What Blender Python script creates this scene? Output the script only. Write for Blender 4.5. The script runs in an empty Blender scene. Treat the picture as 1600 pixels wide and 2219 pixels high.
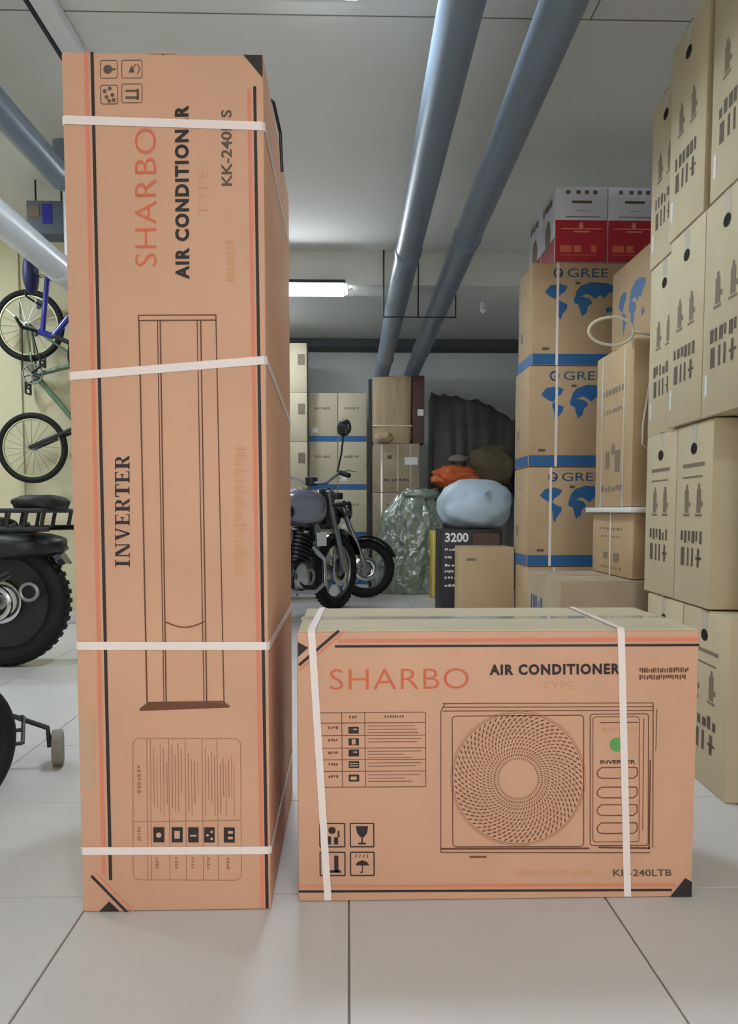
import bpy, bmesh, math, random
from mathutils import Vector, Matrix, noise

random.seed(7)
PI = math.pi
SC = bpy.context.scene
C = SC.collection

# ------------------------------------------------------------------ camera, world, exposure
FPX, HORIZON_SHIFT = 1700.0, 1224.0 - 1109.5
cam_d = bpy.data.cameras.new('camera')
cam = bpy.data.objects.new('camera', cam_d)
C.objects.link(cam)
cam_d.sensor_fit = 'VERTICAL'
cam_d.sensor_height = 36.0
cam_d.lens = 36.0 * FPX / 2219.0
cam_d.shift_y = HORIZON_SHIFT / 2219.0
cam_d.clip_start = 0.05
cam.location = (0, 0, 0.85)
cam.rotation_euler = (PI / 2 - math.atan(1700 / 25000), 0, -math.atan(45 / 1700))
SC.camera = cam

world = bpy.data.worlds.new('world')
SC.world = world
world.use_nodes = True
world.node_tree.nodes['Background'].inputs[0].default_value = (1.0, 0.93, 0.88, 1)
world.node_tree.nodes['Background'].inputs[1].default_value = 2.6

vs = SC.view_settings
vs.view_transform = 'Standard'
vs.look = 'None'
vs.gamma = 1.0
vs.use_curve_mapping = False
vs.exposure = 1.5
LAMP = 30.0          # emission of every ceiling panel

# ------------------------------------------------------------------ materials
def srgb(r, g, b):
    f = lambda c: (c / 255 / 12.92) if c / 255 <= 0.04045 else ((c / 255 + 0.055) / 1.055) ** 2.4
    return (f(r), f(g), f(b), 1)

MATS = {}
def mat(name, col, rough=0.6, metal=0.0, var=0.0, vscale=6.0, bump=0.0, bscale=60.0, spec=0.5, coat=0.0, trans=0.0, emit=0.0, stretch=(1, 1, 1)):
    if name in MATS:
        return MATS[name]
    m = bpy.data.materials.new(name)
    m.use_nodes = True
    nt = m.node_tree
    b = nt.nodes['Principled BSDF']
    c = srgb(*col)
    b.inputs['Base Color'].default_value = c
    b.inputs['Roughness'].default_value = rough
    b.inputs['Metallic'].default_value = metal
    b.inputs['Specular IOR Level'].default_value = spec
    b.inputs['Coat Weight'].default_value = coat
    b.inputs['Transmission Weight'].default_value = trans
    if emit:
        b.inputs['Emission Color'].default_value = c
        b.inputs['Emission Strength'].default_value = emit
    tc = mp = None
    if var or bump:
        tc = nt.nodes.new('ShaderNodeTexCoord')
        mp = nt.nodes.new('ShaderNodeMapping')
        mp.inputs['Scale'].default_value = stretch
        nt.links.new(tc.outputs['Object'], mp.inputs['Vector'])
    if var:
        n = nt.nodes.new('ShaderNodeTexNoise')
        n.inputs['Scale'].default_value = vscale
        n.inputs['Detail'].default_value = 4
        nt.links.new(mp.outputs['Vector'], n.inputs['Vector'])
        r = nt.nodes.new('ShaderNodeValToRGB')
        r.color_ramp.elements[0].position = 0.3
        r.color_ramp.elements[1].position = 0.7
        r.color_ramp.elements[0].color = tuple(max(0, x * (1 - var)) for x in c[:3]) + (1,)
        r.color_ramp.elements[1].color = tuple(min(1, x * (1 + var)) for x in c[:3]) + (1,)
        nt.links.new(n.outputs['Fac'], r.inputs['Fac'])
        nt.links.new(r.outputs['Color'], b.inputs['Base Color'])
    if bump:
        n2 = nt.nodes.new('ShaderNodeTexNoise')
        n2.inputs['Scale'].default_value = bscale
        n2.inputs['Detail'].default_value = 3
        nt.links.new(mp.outputs['Vector'], n2.inputs['Vector'])
        bp = nt.nodes.new('ShaderNodeBump')
        bp.inputs['Strength'].default_value = bump
        bp.inputs['Distance'].default_value = 0.01
        nt.links.new(n2.outputs['Fac'], bp.inputs['Height'])
        nt.links.new(bp.outputs['Normal'], b.inputs['Normal'])
    MATS[name] = m
    return m

mat('board_orange', (214, 165, 135), 0.62, var=0.05, vscale=3.5, bump=0.05, bscale=25, spec=0.35)
mat('board_orange_edge', (196, 162, 134), 0.7, var=0.05, vscale=5)
mat('board_tan', (198, 184, 154), 0.75, var=0.05, vscale=5, bump=0.05, bscale=30, spec=0.3)
mat('board_brown', (184, 158, 124), 0.78, var=0.06, vscale=5, bump=0.05, bscale=30, spec=0.3)
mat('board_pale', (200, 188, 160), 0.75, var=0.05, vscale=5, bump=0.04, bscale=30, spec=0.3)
mat('board_dull', (168, 152, 128), 0.8, var=0.08, vscale=6, bump=0.06, bscale=25, spec=0.3)
mat('tape', (196, 174, 138), 0.22, spec=0.6, coat=0.3)
mat('clear_tape', (206, 200, 184), 0.12, spec=0.7, coat=0.6)
mat('strap_white', (240, 226, 220), 0.35, bump=0.1, bscale=200)
mat('ink_black', (40, 30, 30), 0.6)
mat('ink_brown', (112, 66, 44), 0.65)
mat('ink_brown_faint', (164, 116, 86), 0.65)
mat('ink_red', (214, 106, 76), 0.6)
mat('ink_pink', (222, 130, 104), 0.6)
mat('ink_orange_faint', (210, 154, 116), 0.65)
mat('ink_green', (92, 160, 84), 0.6)
mat('ink_grey', (126, 112, 92), 0.7)
mat('ink_grey_dark', (92, 80, 66), 0.7)
mat('ink_blue', (38, 96, 150), 0.55)
mat('ink_navy', (48, 76, 118), 0.55)
mat('ink_white', (232, 228, 228), 0.5)
mat('hole_dark', (16, 12, 10), 0.95)
mat('carton_white', (206, 206, 218), 0.5, var=0.02)
mat('carton_red', (176, 26, 44), 0.5, var=0.04)
mat('carton_black', (38, 33, 36), 0.55, var=0.08)
mat('sticker_white', (226, 226, 224), 0.5)
mat('wall_cream', (210, 203, 168), 0.85, var=0.03, vscale=1.2, bump=0.05, bscale=40)
mat('wall_grey', (222, 226, 224), 0.85, var=0.04, vscale=1.0, bump=0.05, bscale=30)
mat('ceiling_paint', (220, 219, 214), 0.9, var=0.025, vscale=0.8, bump=0.03, bscale=30)
mat('joint_grey', (120, 117, 110), 0.9)
mat('grout', (146, 138, 130), 0.9)
mat('tile', (212, 208, 204), 0.34, var=0.025, vscale=2.0, spec=0.5)
mat('pipe_grey', (118, 132, 148), 0.34, var=0.04, vscale=2.0, spec=0.5)
mat('pipe_white', (224, 230, 236), 0.35, var=0.05, vscale=3)
mat('steel_dark', (52, 56, 58), 0.5, 0.6)
mat('metal_white', (226, 228, 228), 0.45)
mat('lamp_glow', (230, 243, 255), 0.5, emit=LAMP)
mat('lamp_glow_soft', (240, 247, 255), 0.5, emit=10.0)
mat('black_rubber', (20, 20, 22), 0.72, bump=0.15, bscale=80, spec=0.4)
mat('black_plastic', (24, 24, 27), 0.4, var=0.1, vscale=8)
mat('black_gloss', (16, 16, 20), 0.15, coat=0.5)
mat('chrome', (200, 202, 206), 0.16, 1.0)
mat('alloy', (150, 152, 156), 0.3, 1.0)
mat('engine_metal', (74, 74, 78), 0.42, 0.8, var=0.15, vscale=12)
mat('tank_silver', (152, 152, 172), 0.2, 0.55, coat=0.6)
mat('tank_black', (22, 22, 26), 0.2, coat=0.6)
mat('seat_vinyl', (24, 23, 25), 0.55, bump=0.1, bscale=60)
mat('brake_red', (150, 36, 30), 0.4)
mat('frame_green', (96, 124, 92), 0.35, coat=0.3)
mat('frame_blue', (36, 38, 150), 0.3, coat=0.4)
mat('saddle_navy', (42, 44, 92), 0.5)
mat('rim_pale', (196, 196, 150), 0.4, 0.3)
mat('grey_plastic', (128, 122, 112), 0.5, var=0.05)
mat('poly_sack', (138, 152, 138), 0.1, var=0.3, vscale=7.0, bump=1.0, bscale=14, spec=1.0, coat=1.0)
mat('blue_sack', (176, 196, 212), 0.42, var=0.06, vscale=5, bump=0.35, bscale=14, spec=0.5)
mat('tarp_black', (80, 77, 74), 0.55, var=0.2, vscale=4, bump=0.5, bscale=8)
mat('cloth_olive', (104, 94, 70), 0.85, var=0.15, vscale=5, bump=0.5, bscale=10)
mat('cloth_dark', (44, 38, 38), 0.85, var=0.15, vscale=5, bump=0.5, bscale=10)
mat('bag_orange', (214, 104, 52), 0.5, var=0.12, vscale=8, bump=0.5, bscale=15)
mat('yellow_board', (214, 186, 44), 0.45, var=0.05)
mat('kraft_wrap', (176, 152, 118), 0.6, var=0.08, vscale=5, bump=0.5, bscale=9, stretch=(3, 3, 0.6))
mat('maroon_board', (92, 66, 58), 0.6, var=0.1)
mat('twine', (206, 198, 176), 0.7)
mat('cabinet_grey', (92, 100, 112), 0.5)
def clear_glass():
    m = bpy.data.materials.new('glass_clear')
    m.use_nodes = True
    nt = m.node_tree
    nt.nodes.remove(nt.nodes['Principled BSDF'])
    tr = nt.nodes.new('ShaderNodeBsdfTransparent')
    gl = nt.nodes.new('ShaderNodeBsdfGlossy')
    gl.inputs['Roughness'].default_value = 0.02
    mx = nt.nodes.new('ShaderNodeMixShader')
    mx.inputs[0].default_value = 0.06
    nt.links.new(tr.outputs[0], mx.inputs[1]); nt.links.new(gl.outputs[0], mx.inputs[2])
    nt.links.new(mx.outputs[0], nt.nodes['Material Output'].inputs['Surface'])
    MATS['glass_clear'] = m
clear_glass()
mat('shadow_band', (84, 86, 88), 0.85, var=0.05)
M = MATS

# ------------------------------------------------------------------ builders
class MB:
    """collects shapes, then links them as one mesh object"""
    def __init__(s):
        s.v = []; s.f = []
    def add(s, vs, fs):
        o = len(s.v)
        s.v += [tuple(p) for p in vs]
        s.f += [tuple(i + o for i in q) for q in fs]
        return s
    def box(s, x0, y0, z0, x1, y1, z1, bev=0.0, seg=2):
        bm = bmesh.new()
        bmesh.ops.create_cube(bm, size=1)
        for v in bm.verts:
            v.co = Vector(((x0 + x1) / 2 + v.co.x * (x1 - x0), (y0 + y1) / 2 + v.co.y * (y1 - y0), (z0 + z1) / 2 + v.co.z * (z1 - z0)))
        if bev:
            bmesh.ops.bevel(bm, geom=list(bm.edges), offset=bev, segments=seg, affect='EDGES', profile=0.5)
        bm.verts.index_update()
        s.add([v.co for v in bm.verts], [[v.index for v in f.verts] for f in bm.faces])
        bm.free()
        return s
    def tube(s, path, r, n=10, closed=False, cap=True):
        P = [Vector(p) for p in path]
        rs = r if isinstance(r, (list, tuple)) else [r] * len(P)
        rings = []
        m = len(P)
        prev = None
        for i, p in enumerate(P):
            if closed:
                t = (P[(i + 1) % m] - P[i - 1])
            else:
                t = P[min(i + 1, m - 1)] - P[max(i - 1, 0)]
            t = t.normalized() if t.length > 1e-9 else Vector((0, 0, 1))
            if prev is None:
                a = Vector((0, 0, 1)) if abs(t.z) < 0.9 else Vector((1, 0, 0))
                nrm = t.cross(a).normalized()
            else:
                nrm = (prev - t * prev.dot(t))
                nrm = nrm.normalized() if nrm.length > 1e-6 else t.orthogonal().normalized()
            prev = nrm
            bn = t.cross(nrm)
            rings.append([p + (nrm * math.cos(2 * PI * k / n) + bn * math.sin(2 * PI * k / n)) * rs[i] for k in range(n)])
        vs = [q for ring in rings for q in ring]
        fs = []
        for i in range(m if closed else m - 1):
            j = (i + 1) % m
            for k in range(n):
                fs.append((i * n + k, i * n + (k + 1) % n, j * n + (k + 1) % n, j * n + k))
        if cap and not closed:
            fs.append(tuple(range(n - 1, -1, -1)))
            fs.append(tuple((m - 1) * n + k for k in range(n)))
        return s.add(vs, fs)
    def torus(s, c, R, r, axis='y', nR=36, nr=10, sq=1.0):
        c = Vector(c)
        vs = []; fs = []
        for i in range(nR):
            a = 2 * PI * i / nR
            for k in range(nr):
                b = 2 * PI * k / nr
                rad = R + r * math.cos(b); h = r * sq * math.sin(b)
                x, z = rad * math.cos(a), rad * math.sin(a)
                vs.append(c + (Vector((x, h, z)) if axis == 'y' else Vector((h, x, z)) if axis == 'x' else Vector((x, z, h))))
        for i in range(nR):
            for k in range(nr):
                j = (i + 1) % nR; l = (k + 1) % nr
                fs.append((i * nr + k, i * nr + l, j * nr + l, j * nr + k))
        return s.add(vs, fs)
    def lathe(s, c, prof, axis='y', n=24):
        """prof: list of (radius, height along axis)"""
        c = Vector(c); vs = []; fs = []
        for (r, h) in prof:
            for k in range(n):
                a = 2 * PI * k / n
                x, z = r * math.cos(a), r * math.sin(a)
                vs.append(c + (Vector((x, h, z)) if axis == 'y' else Vector((h, x, z)) if axis == 'x' else Vector((x, z, h))))
        for i in range(len(prof) - 1):
            for k in range(n):
                fs.append((i * n + k, i * n + (k + 1) % n, (i + 1) * n + (k + 1) % n, (i + 1) * n + k))
        fs.append(tuple(range(n))); fs.append(tuple((len(prof) - 1) * n + k for k in range(n)))
        return s.add(vs, fs)
    def blob(s, c, rad, amp=0.1, freq=2.0, seed=0, sub=4, power=1.0, flat=None):
        bm = bmesh.new()
        bmesh.ops.create_icosphere(bm, subdivisions=sub, radius=1)
        c = Vector(c)
        for v in bm.verts:
            d = v.co.normalized()
            if power != 1.0:
                m = (abs(d.x) ** power + abs(d.y) ** power + abs(d.z) ** power) ** (1 / power)
                d = d / m
            k = 1 + amp * (noise.noise(d * freq + Vector((seed * 7.1, seed * 3.3, 1))) + 0.5 * noise.noise(d * freq * 2.3 + Vector((3, seed * 5.7, seed))))
            p = Vector((d.x * rad[0], d.y * rad[1], d.z * rad[2])) * k
            if flat is not None and p.z < flat:
                p.z = flat + (p.z - flat) * 0.02
            v.co = c + p
        bm.verts.index_update()
        s.add([v.co for v in bm.verts], [[v.index for v in f.verts] for f in bm.faces])
        bm.free()
        return s
    def build(s, name, m, parent=None, smooth=False, kind=None, angle=40):
        me = bpy.data.meshes.new(name)
        me.from_pydata(s.v, [], s.f)
        me.update()
        bm = bmesh.new(); bm.from_mesh(me)
        bmesh.ops.recalc_face_normals(bm, faces=bm.faces)
        bm.to_mesh(me); bm.free()
        if smooth:
            for p in me.polygons:
                p.use_smooth = True
            me.set_sharp_from_angle(angle=math.radians(angle))
        me.materials.append(M[m])
        o = bpy.data.objects.new(name, me)
        C.objects.link(o)
        if parent:
            o.parent = parent
        if kind:
            o['kind'] = kind
        return o

def thing(name, label, cat, loc=(0, 0, 0), rotz=0.0, group=None, rot=None):
    o = bpy.data.objects.new(name, None)
    o.empty_display_size = 0.1
    C.objects.link(o)
    o.location = loc
    o.rotation_euler = rot if rot else (0, 0, rotz)
    o['label'] = label; o['category'] = cat
    if group:
        o['group'] = group
    return o

def tag(o, label, cat, group=None):
    o['label'] = label; o['category'] = cat
    if group:
        o['group'] = group
    return o

def copy_tree(o, parent=None):
    c = o.copy()
    C.objects.link(c)
    c.parent = parent
    for ch in list(o.children):
        copy_tree(ch, c)
    return c

# flat print: polygons in (u, v) metres on a face, turned into a thin sheet just proud of the board
class Ink:
    def __init__(s, fn=None):
        s.p = []; s.fn = fn or (lambda x, y: (x, y))
    def poly(s, pts):
        s.p.append([s.fn(*q) for q in pts]); return s
    def rect(s, x0, y0, x1, y1):
        return s.poly([(x0, y0), (x1, y0), (x1, y1), (x0, y1)])
    def line(s, x0, y0, x1, y1, w):
        d = math.hypot(x1 - x0, y1 - y0) or 1
        nx, ny = -(y1 - y0) / d * w / 2, (x1 - x0) / d * w / 2
        return s.poly([(x0 + nx, y0 + ny), (x1 + nx, y1 + ny), (x1 - nx, y1 - ny), (x0 - nx, y0 - ny)])
    def path(s, pts, w, closed=False):
        n = len(pts)
        for i in range(n if closed else n - 1):
            a, b = pts[i], pts[(i + 1) % n]
            s.line(a[0], a[1], b[0], b[1], w)
        return s
    def frame(s, x0, y0, x1, y1, w, r=0.0):
        if r:
            pts = []
            for cx, cy, a0 in ((x1 - r, y1 - r, 0), (x0 + r, y1 - r, 90), (x0 + r, y0 + r, 180), (x1 - r, y0 + r, 270)):
                for k in range(5):
                    a = math.radians(a0 + k * 22.5)
                    pts.append((cx + r * math.cos(a), cy + r * math.sin(a)))
            return s.path(pts, w, True)
        return s.path([(x0, y0), (x1, y0), (x1, y1), (x0, y1)], w, True)
    def disc(s, cx, cy, r, n=20, ry=None):
        ry = ry or r
        return s.poly([(cx + r * math.cos(2 * PI * k / n), cy + ry * math.sin(2 * PI * k / n)) for k in range(n)])
    def ring(s, cx, cy, r, w, n=48):
        return s.path([(cx + r * math.cos(2 * PI * k / n), cy + r * math.sin(2 * PI * k / n)) for k in range(n)], w, True)
    def ticks(s, x0, y0, x1, y1, n, seed=1, vert=False):
        """a line of lettering too small to read, as a row of uneven marks"""
        rng = random.Random(seed)
        L = (y1 - y0) if vert else (x1 - x0)
        p = 0.0
        for k in range(n):
            w = 1.0 / n
            a, b = p, p + w * rng.uniform(0.45, 0.8)
            lo, hi = rng.choice(((0, 1), (0, 1), (0.0, 0.7), (0.2, 1)))
            if vert:
                s.rect(x0 + (x1 - x0) * lo, y0 + L * a, x0 + (x1 - x0) * hi, y0 + L * b)
            else:
                s.rect(x0 + L * a, y0 + (y1 - y0) * lo, x0 + L * b, y0 + (y1 - y0) * hi)
            p += w
        return s
    def text(s, body, x0, y0, x1, y1, up=False, weight=0.0, flip=True, space=1.0):
        """letters fitted to a rectangle; up=True reads bottom to top. flip: y runs downwards in the art's own units"""
        cu = bpy.data.curves.new('lettering', 'FONT')
        cu.body = body; cu.size = 1; cu.space_character = space; cu.offset = weight; cu.resolution_u = 3
        ob = bpy.data.objects.new('lettering', cu)
        C.objects.link(ob)
        dg = bpy.context.evaluated_depsgraph_get()
        ev = ob.evaluated_get(dg)
        me = ev.to_mesh()
        V = [(v.co.x, v.co.y) for v in me.vertices]
        F = [tuple(p.vertices) for p in me.polygons]
        ev.to_mesh_clear()
        bpy.data.objects.remove(ob); bpy.data.curves.remove(cu)
        ax, bx = min(v[0] for v in V), max(v[0] for v in V)
        ay, by = min(v[1] for v in V), max(v[1] for v in V)
        Q = []
        for (x, y) in V:
            a = (x - ax) / (bx - ax); b = (y - ay) / (by - ay)
            if up:
                q = (x1 - b * (x1 - x0), (y1 - a * (y1 - y0)) if flip else (y0 + a * (y1 - y0)))
            else:
                q = (x0 + a * (x1 - x0), (y1 - b * (y1 - y0)) if flip else (y0 + b * (y1 - y0)))
            Q.append(q)
        for f in F:
            s.poly([Q[i] for i in f])
        return s
    def put(s, name, m, parent, size, face='F', lift=0.0008, each=False, stuff=False):
        W, D, H = size
        if each:
            for pts in s.p:
                one = Ink(); one.p = [pts]
                one.put(name, m, parent, size, face, lift)
            return None
        mb = MB()
        for pts in s.p:
            vs = []
            for (u, v) in pts:
                if face == 'F':
                    vs.append((-W / 2 + u, -D / 2 - lift, v))
                elif face == 'L':
                    vs.append((-W / 2 - lift, D / 2 - u, v))
                elif face == 'R':
                    vs.append((W / 2 + lift, -D / 2 + u, v))
                else:
                    vs.append((-W / 2 + u, -D / 2 + v, H + lift))
            mb.add(vs, [tuple(range(len(vs)))])
        return mb.build(name, m, parent, kind='stuff' if stuff else None)

def carton(name, label, corner, size, rotz=0.0, m='board_tan', group=None, cat='carton', bev=0.004, tape='tape', flap=True, flap_m=None):
    """carton whose near left bottom corner stands at `corner`; size = width, depth, height"""
    W, D, H = size
    c, s_ = math.cos(rotz), math.sin(rotz)
    cx = corner[0] + c * W / 2 - s_ * D / 2
    cy = corner[1] + s_ * W / 2 + c * D / 2
    t = thing(name, label, cat, (cx, cy, corner[2]), rotz, group)
    MB().box(-W / 2, -D / 2, 0.001, W / 2, D / 2, H - 0.004, bev).build('body', m, t, True)
    if flap:
        long_x = W >= D
        for sgn in (-1, 1):
            g = 0.0015
            if long_x:
                y0, y1 = ((-D / 2 + 0.003, -g) if sgn < 0 else (g, D / 2 - 0.003))
                MB().box(-W / 2 + 0.003, y0, H - 0.005, W / 2 - 0.003, y1, H - 0.001, 0.001, 1).build('top_flap', flap_m or m, t)
            else:
                x0, x1 = ((-W / 2 + 0.003, -g) if sgn < 0 else (g, W / 2 - 0.003))
                MB().box(x0, -D / 2 + 0.003, H - 0.005, x1, D / 2 - 0.003, H - 0.001, 0.001, 1).build('top_flap', flap_m or m, t)
        if tape:
            if long_x:
                MB().box(-W / 2 - 0.001, -0.025, H - 0.0012, W / 2 + 0.001, 0.025, H - 0.0004).build('tape', tape, t)
            else:
                MB().box(-0.025, -D / 2 - 0.001, H - 0.0012, 0.025, D / 2 + 0.001, H - 0.0004).build('tape', tape, t)
    return t

def ring_band(pts, outs, width_vec, th=0.0012):
    """a flat strap: closed loop through pts, each with its outward direction"""
    mb = MB(); n = len(pts)
    vs = []
    for p, o in zip(pts, outs):
        p = Vector(p); o = Vector(o)
        w = Vector(width_vec)
        for a, b in ((-0.5, 0.2), (0.5, 0.2), (0.5, 1.0), (-0.5, 1.0)):
            vs.append(p + w * a + o * (th * b + 0.0006))
    fs = []
    for i in range(n):
        j = (i + 1) % n
        for k in range(4):
            l = (k + 1) % 4
            fs.append((i * 4 + k, i * 4 + l, j * 4 + l, j * 4 + k))
    return mb.add(vs, fs)

# ------------------------------------------------------------------ the setting
CEIL = 2.915
def struct(name, mb, m, smooth=False):
    o = mb.build(name, m, None, smooth)
    o['kind'] = 'structure'
    return o

X0, X1, Y0, Y1 = -5.0, 2.3, -4.6, 9.9
XP, YP = -1.25, 6.0           # the partition wall with the bicycles, and its corner
struct('wall_back', MB().box(XP - 0.1, Y1, 0, X1 + 0.1, Y1 + 0.15, CEIL), 'wall_grey')
struct('wall_right', MB().box(X1, Y0, 0, X1 + 0.15, Y1, CEIL), 'wall_grey')
struct('wall_left', MB().box(X0 - 0.15, Y0, 0, X0, YP, CEIL), 'wall_cream')
WX0, WX1, WZ0, WZ1 = -1.4, 1.0, 0.05, 2.25     # assumed window behind the camera, added to light the carton fronts
struct('wall_front', MB().box(X0 - 0.15, Y0 - 0.15, 0, WX0, Y0, CEIL).box(WX1, Y0 - 0.15, 0, X1 + 0.15, Y0, CEIL).box(WX0, Y0 - 0.15, WZ1, WX1, Y0, CEIL).box(WX0, Y0 - 0.15, 0, WX1, Y0, WZ0), 'wall_cream')
win = struct('window_added', MB().box(WX0, Y0 - 0.1, WZ0, WX0 + 0.05, Y0 - 0.04, WZ1).box(WX1 - 0.05, Y0 - 0.1, WZ0, WX1, Y0 - 0.04, WZ1).box(WX0 + 0.05, Y0 - 0.1, WZ1 - 0.05, WX1 - 0.05, Y0 - 0.04, WZ1).box(WX0 + 0.05, Y0 - 0.1, WZ0, WX1 - 0.05, Y0 - 0.04, WZ0 + 0.05).box(-0.225, Y0 - 0.1, WZ0 + 0.05, -0.175, Y0 - 0.04, WZ1 - 0.05), 'metal_white')
for a_, b_ in ((WX0 + 0.05, -0.225), (-0.175, WX1 - 0.05)):
    MB().add([(a_, Y0 - 0.07, WZ0 + 0.05), (b_, Y0 - 0.07, WZ0 + 0.05), (b_, Y0 - 0.07, WZ1 - 0.05), (a_, Y0 - 0.07, WZ1 - 0.05)], [(0, 1, 2, 3)]).build('pane', 'glass_clear', win)
pl = bpy.data.lights.new('added_window_portal', 'AREA')
pl.shape = 'RECTANGLE'; pl.size = WX1 - WX0; pl.size_y = WZ1 - WZ0
pl.cycles.is_portal = True
po_ = bpy.data.objects.new('added_window_portal', pl)
C.objects.link(po_)
po_.location = ((WX0 + WX1) / 2, Y0 - 0.16, (WZ0 + WZ1) / 2)
po_.rotation_euler = (PI / 2, 0, 0)
struct('ground_outside', MB().box(-12, Y0 - 9, -0.14, 12, Y0 - 0.15, -0.02), 'joint_grey')
struct('wall_partition', MB().box(X0 - 0.15, YP, 0, XP, YP + 0.15, CEIL), 'wall_cream')
struct('wall_return', MB().box(XP - 0.15, YP + 0.15, 0, XP, Y1, CEIL), 'wall_grey')
struct('ceiling', MB().box(X0 - 0.15, Y0 - 0.15, CEIL, X1 + 0.15, Y1 + 0.15, CEIL + 0.12), 'ceiling_paint')
struct('trim_1', MB().box(XP, 6.40, 2.655, X1, 6.72, CEIL), 'ceiling_paint')                      # the cross beam
struct('trim_shadow', MB().box(XP, 9.55, 2.82, X1, Y1, CEIL), 'shadow_band')                            # band at the back wall top, coloured dark as the ceiling's shadow
struct('trim_3', MB().box(X0, 3.42, CEIL - 0.0015, X1, 3.426, CEIL), 'joint_grey')              # board joint in the ceiling
struct('trim_4', MB().box(1.02, 2.2, CEIL - 0.0015, 1.026, 3.42, CEIL), 'joint_grey')
struct('trim_5', MB().box(-2.475, YP - 0.02, 0.1, -2.43, YP, CEIL), 'wall_cream')                # upright batten on the bicycle wall
struct('baseboard_partition', MB().box(X0, YP - 0.012, 0.002, XP, YP, 0.09, 0.003, 1), 'tile')

floor = struct('floor', MB().box(X0 - 0.15, Y0 - 0.15, -0.12, X1 + 0.15, Y1 + 0.15, -0.005), 'grout')
TS, TG, TY = 0.566, 0.004, 1.70
tile_mb = MB()
g = TG / 2
tile0 = tile_mb.box(g, g, -0.006, TS - g, TS - g, 0.0, 0.0012, 1).build('tile', 'tile', floor)
tile_mesh = tile0.data
bpy.data.objects.remove(tile0)
rest = MB()
ix0, ix1 = math.floor(X0 / TS), math.ceil(X1 / TS)
iy0, iy1 = math.floor((Y0 - TY) / TS), math.ceil((Y1 - TY) / TS)
for i in range(ix0, ix1):
    for j in range(iy0, iy1):
        x, y = i * TS, TY + j * TS
        inside = x >= X0 - 0.01 and x + TS <= X1 + 0.2 and y >= Y0 and y + TS <= Y1 + 0.4
        if inside and -3.0 < x < 1.8 and 0.5 < y < 9.9:
            o = bpy.data.objects.new('tile', tile_mesh)
            C.objects.link(o)
            o.parent = floor
            o.location = (x, y, 0)
        else:
            a, b = max(x + g, X0), min(x + TS - g, X1)
            c_, d = max(y + g, Y0), min(y + TS - g, Y1)
            if b > a and d > c_:
                rest.add([(a, c_, 0), (b, c_, 0), (b, d, 0), (a, d, 0)], [(0, 1, 2, 3)])
ro = rest.build('outer_tiles', 'tile', floor)
ro['kind'] = 'stuff'

# ------------------------------------------------------------------ ceiling lamps (seen ones, and unseen ones added for brightness)
def panel_lamp(x, y, label, size=0.36):
    t = thing('ceiling_lamp', label, 'lamp', (x, y, CEIL), 0, 'square ceiling lamps')
    h = size / 2
    MB().box(-h, -h, -0.035, h, h, -0.0005, 0.004).build('housing', 'metal_white', t, True)
    MB().box(-h + 0.012, -h + 0.012, -0.04, h - 0.012, h - 0.012, -0.0335).build('diffuser', 'lamp_glow', t)
    return t
panel_lamp(-0.13, 3.09, 'square white ceiling lamp at the top edge above the tall carton')
panel_lamp(-0.85, 8.2, 'added hidden square ceiling lamp lighting the rear bay behind the beam', 0.27)  # hidden by the tall carton, added to brighten the back wall
panel_lamp(0.70, -0.9, 'added unseen square ceiling lamp over the front of the aisle')  # out of view behind the camera, added to light the carton fronts
panel_lamp(0.70, -3.2, 'added unseen square ceiling lamp near the front wall of the aisle')  # also behind the camera, added for frontal light
panel_lamp(-3.4, 3.09, 'added unseen square ceiling lamp in front of the bicycle wall')  # out of view, added to light the cream wall
panel_lamp(-3.0, 4.75, 'added unseen square ceiling lamp nearest the bicycle wall')  # out of view, extra light for the cream wall and left floor
panel_lamp(-3.4, -0.9, 'added unseen square ceiling lamp by the left wall')  # out of view, added to light the left side
t = thing('batten_lamp', 'lit white batten lamp fixed on the ceiling beam behind the tall carton', 'lamp', (-0.62, 6.395, 2.555))
MB().box(-0.6, -0.085, 0.09, 0.6, -0.001, 0.115, 0.003).build('housing', 'steel_dark', t)
MB().box(-0.59, -0.06, 0.0, 0.59, -0.012, 0.09, 0.008).build('diffuser', 'lamp_glow_soft', t, True)
MB().box(0.6, -0.045, 0.01, 0.625, -0.01, 0.1, 0.003).build('end_cap', 'metal_white', t)
MB().tube([(0.625, -0.03, 0.05), (0.65, -0.03, 0.06), (0.665, -0.03, 0.03), (0.66, -0.03, 0.0)], 0.006).build('plug_lead', 'metal_white', t, True)
t = thing('ceiling_batten', 'unlit grey batten with a dark edge on the ceiling at upper left', 'lamp', (-1.22, 3.1, CEIL))
MB().box(-0.035, -0.62, -0.06, 0.05, 0.62, -0.0005, 0.006).build('housing', 'metal_white', t, True)
MB().box(-0.052, -0.62, -0.066, -0.036, 0.62, -0.001, 0.002).build('edge_strip', 'steel_dark', t)

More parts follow.
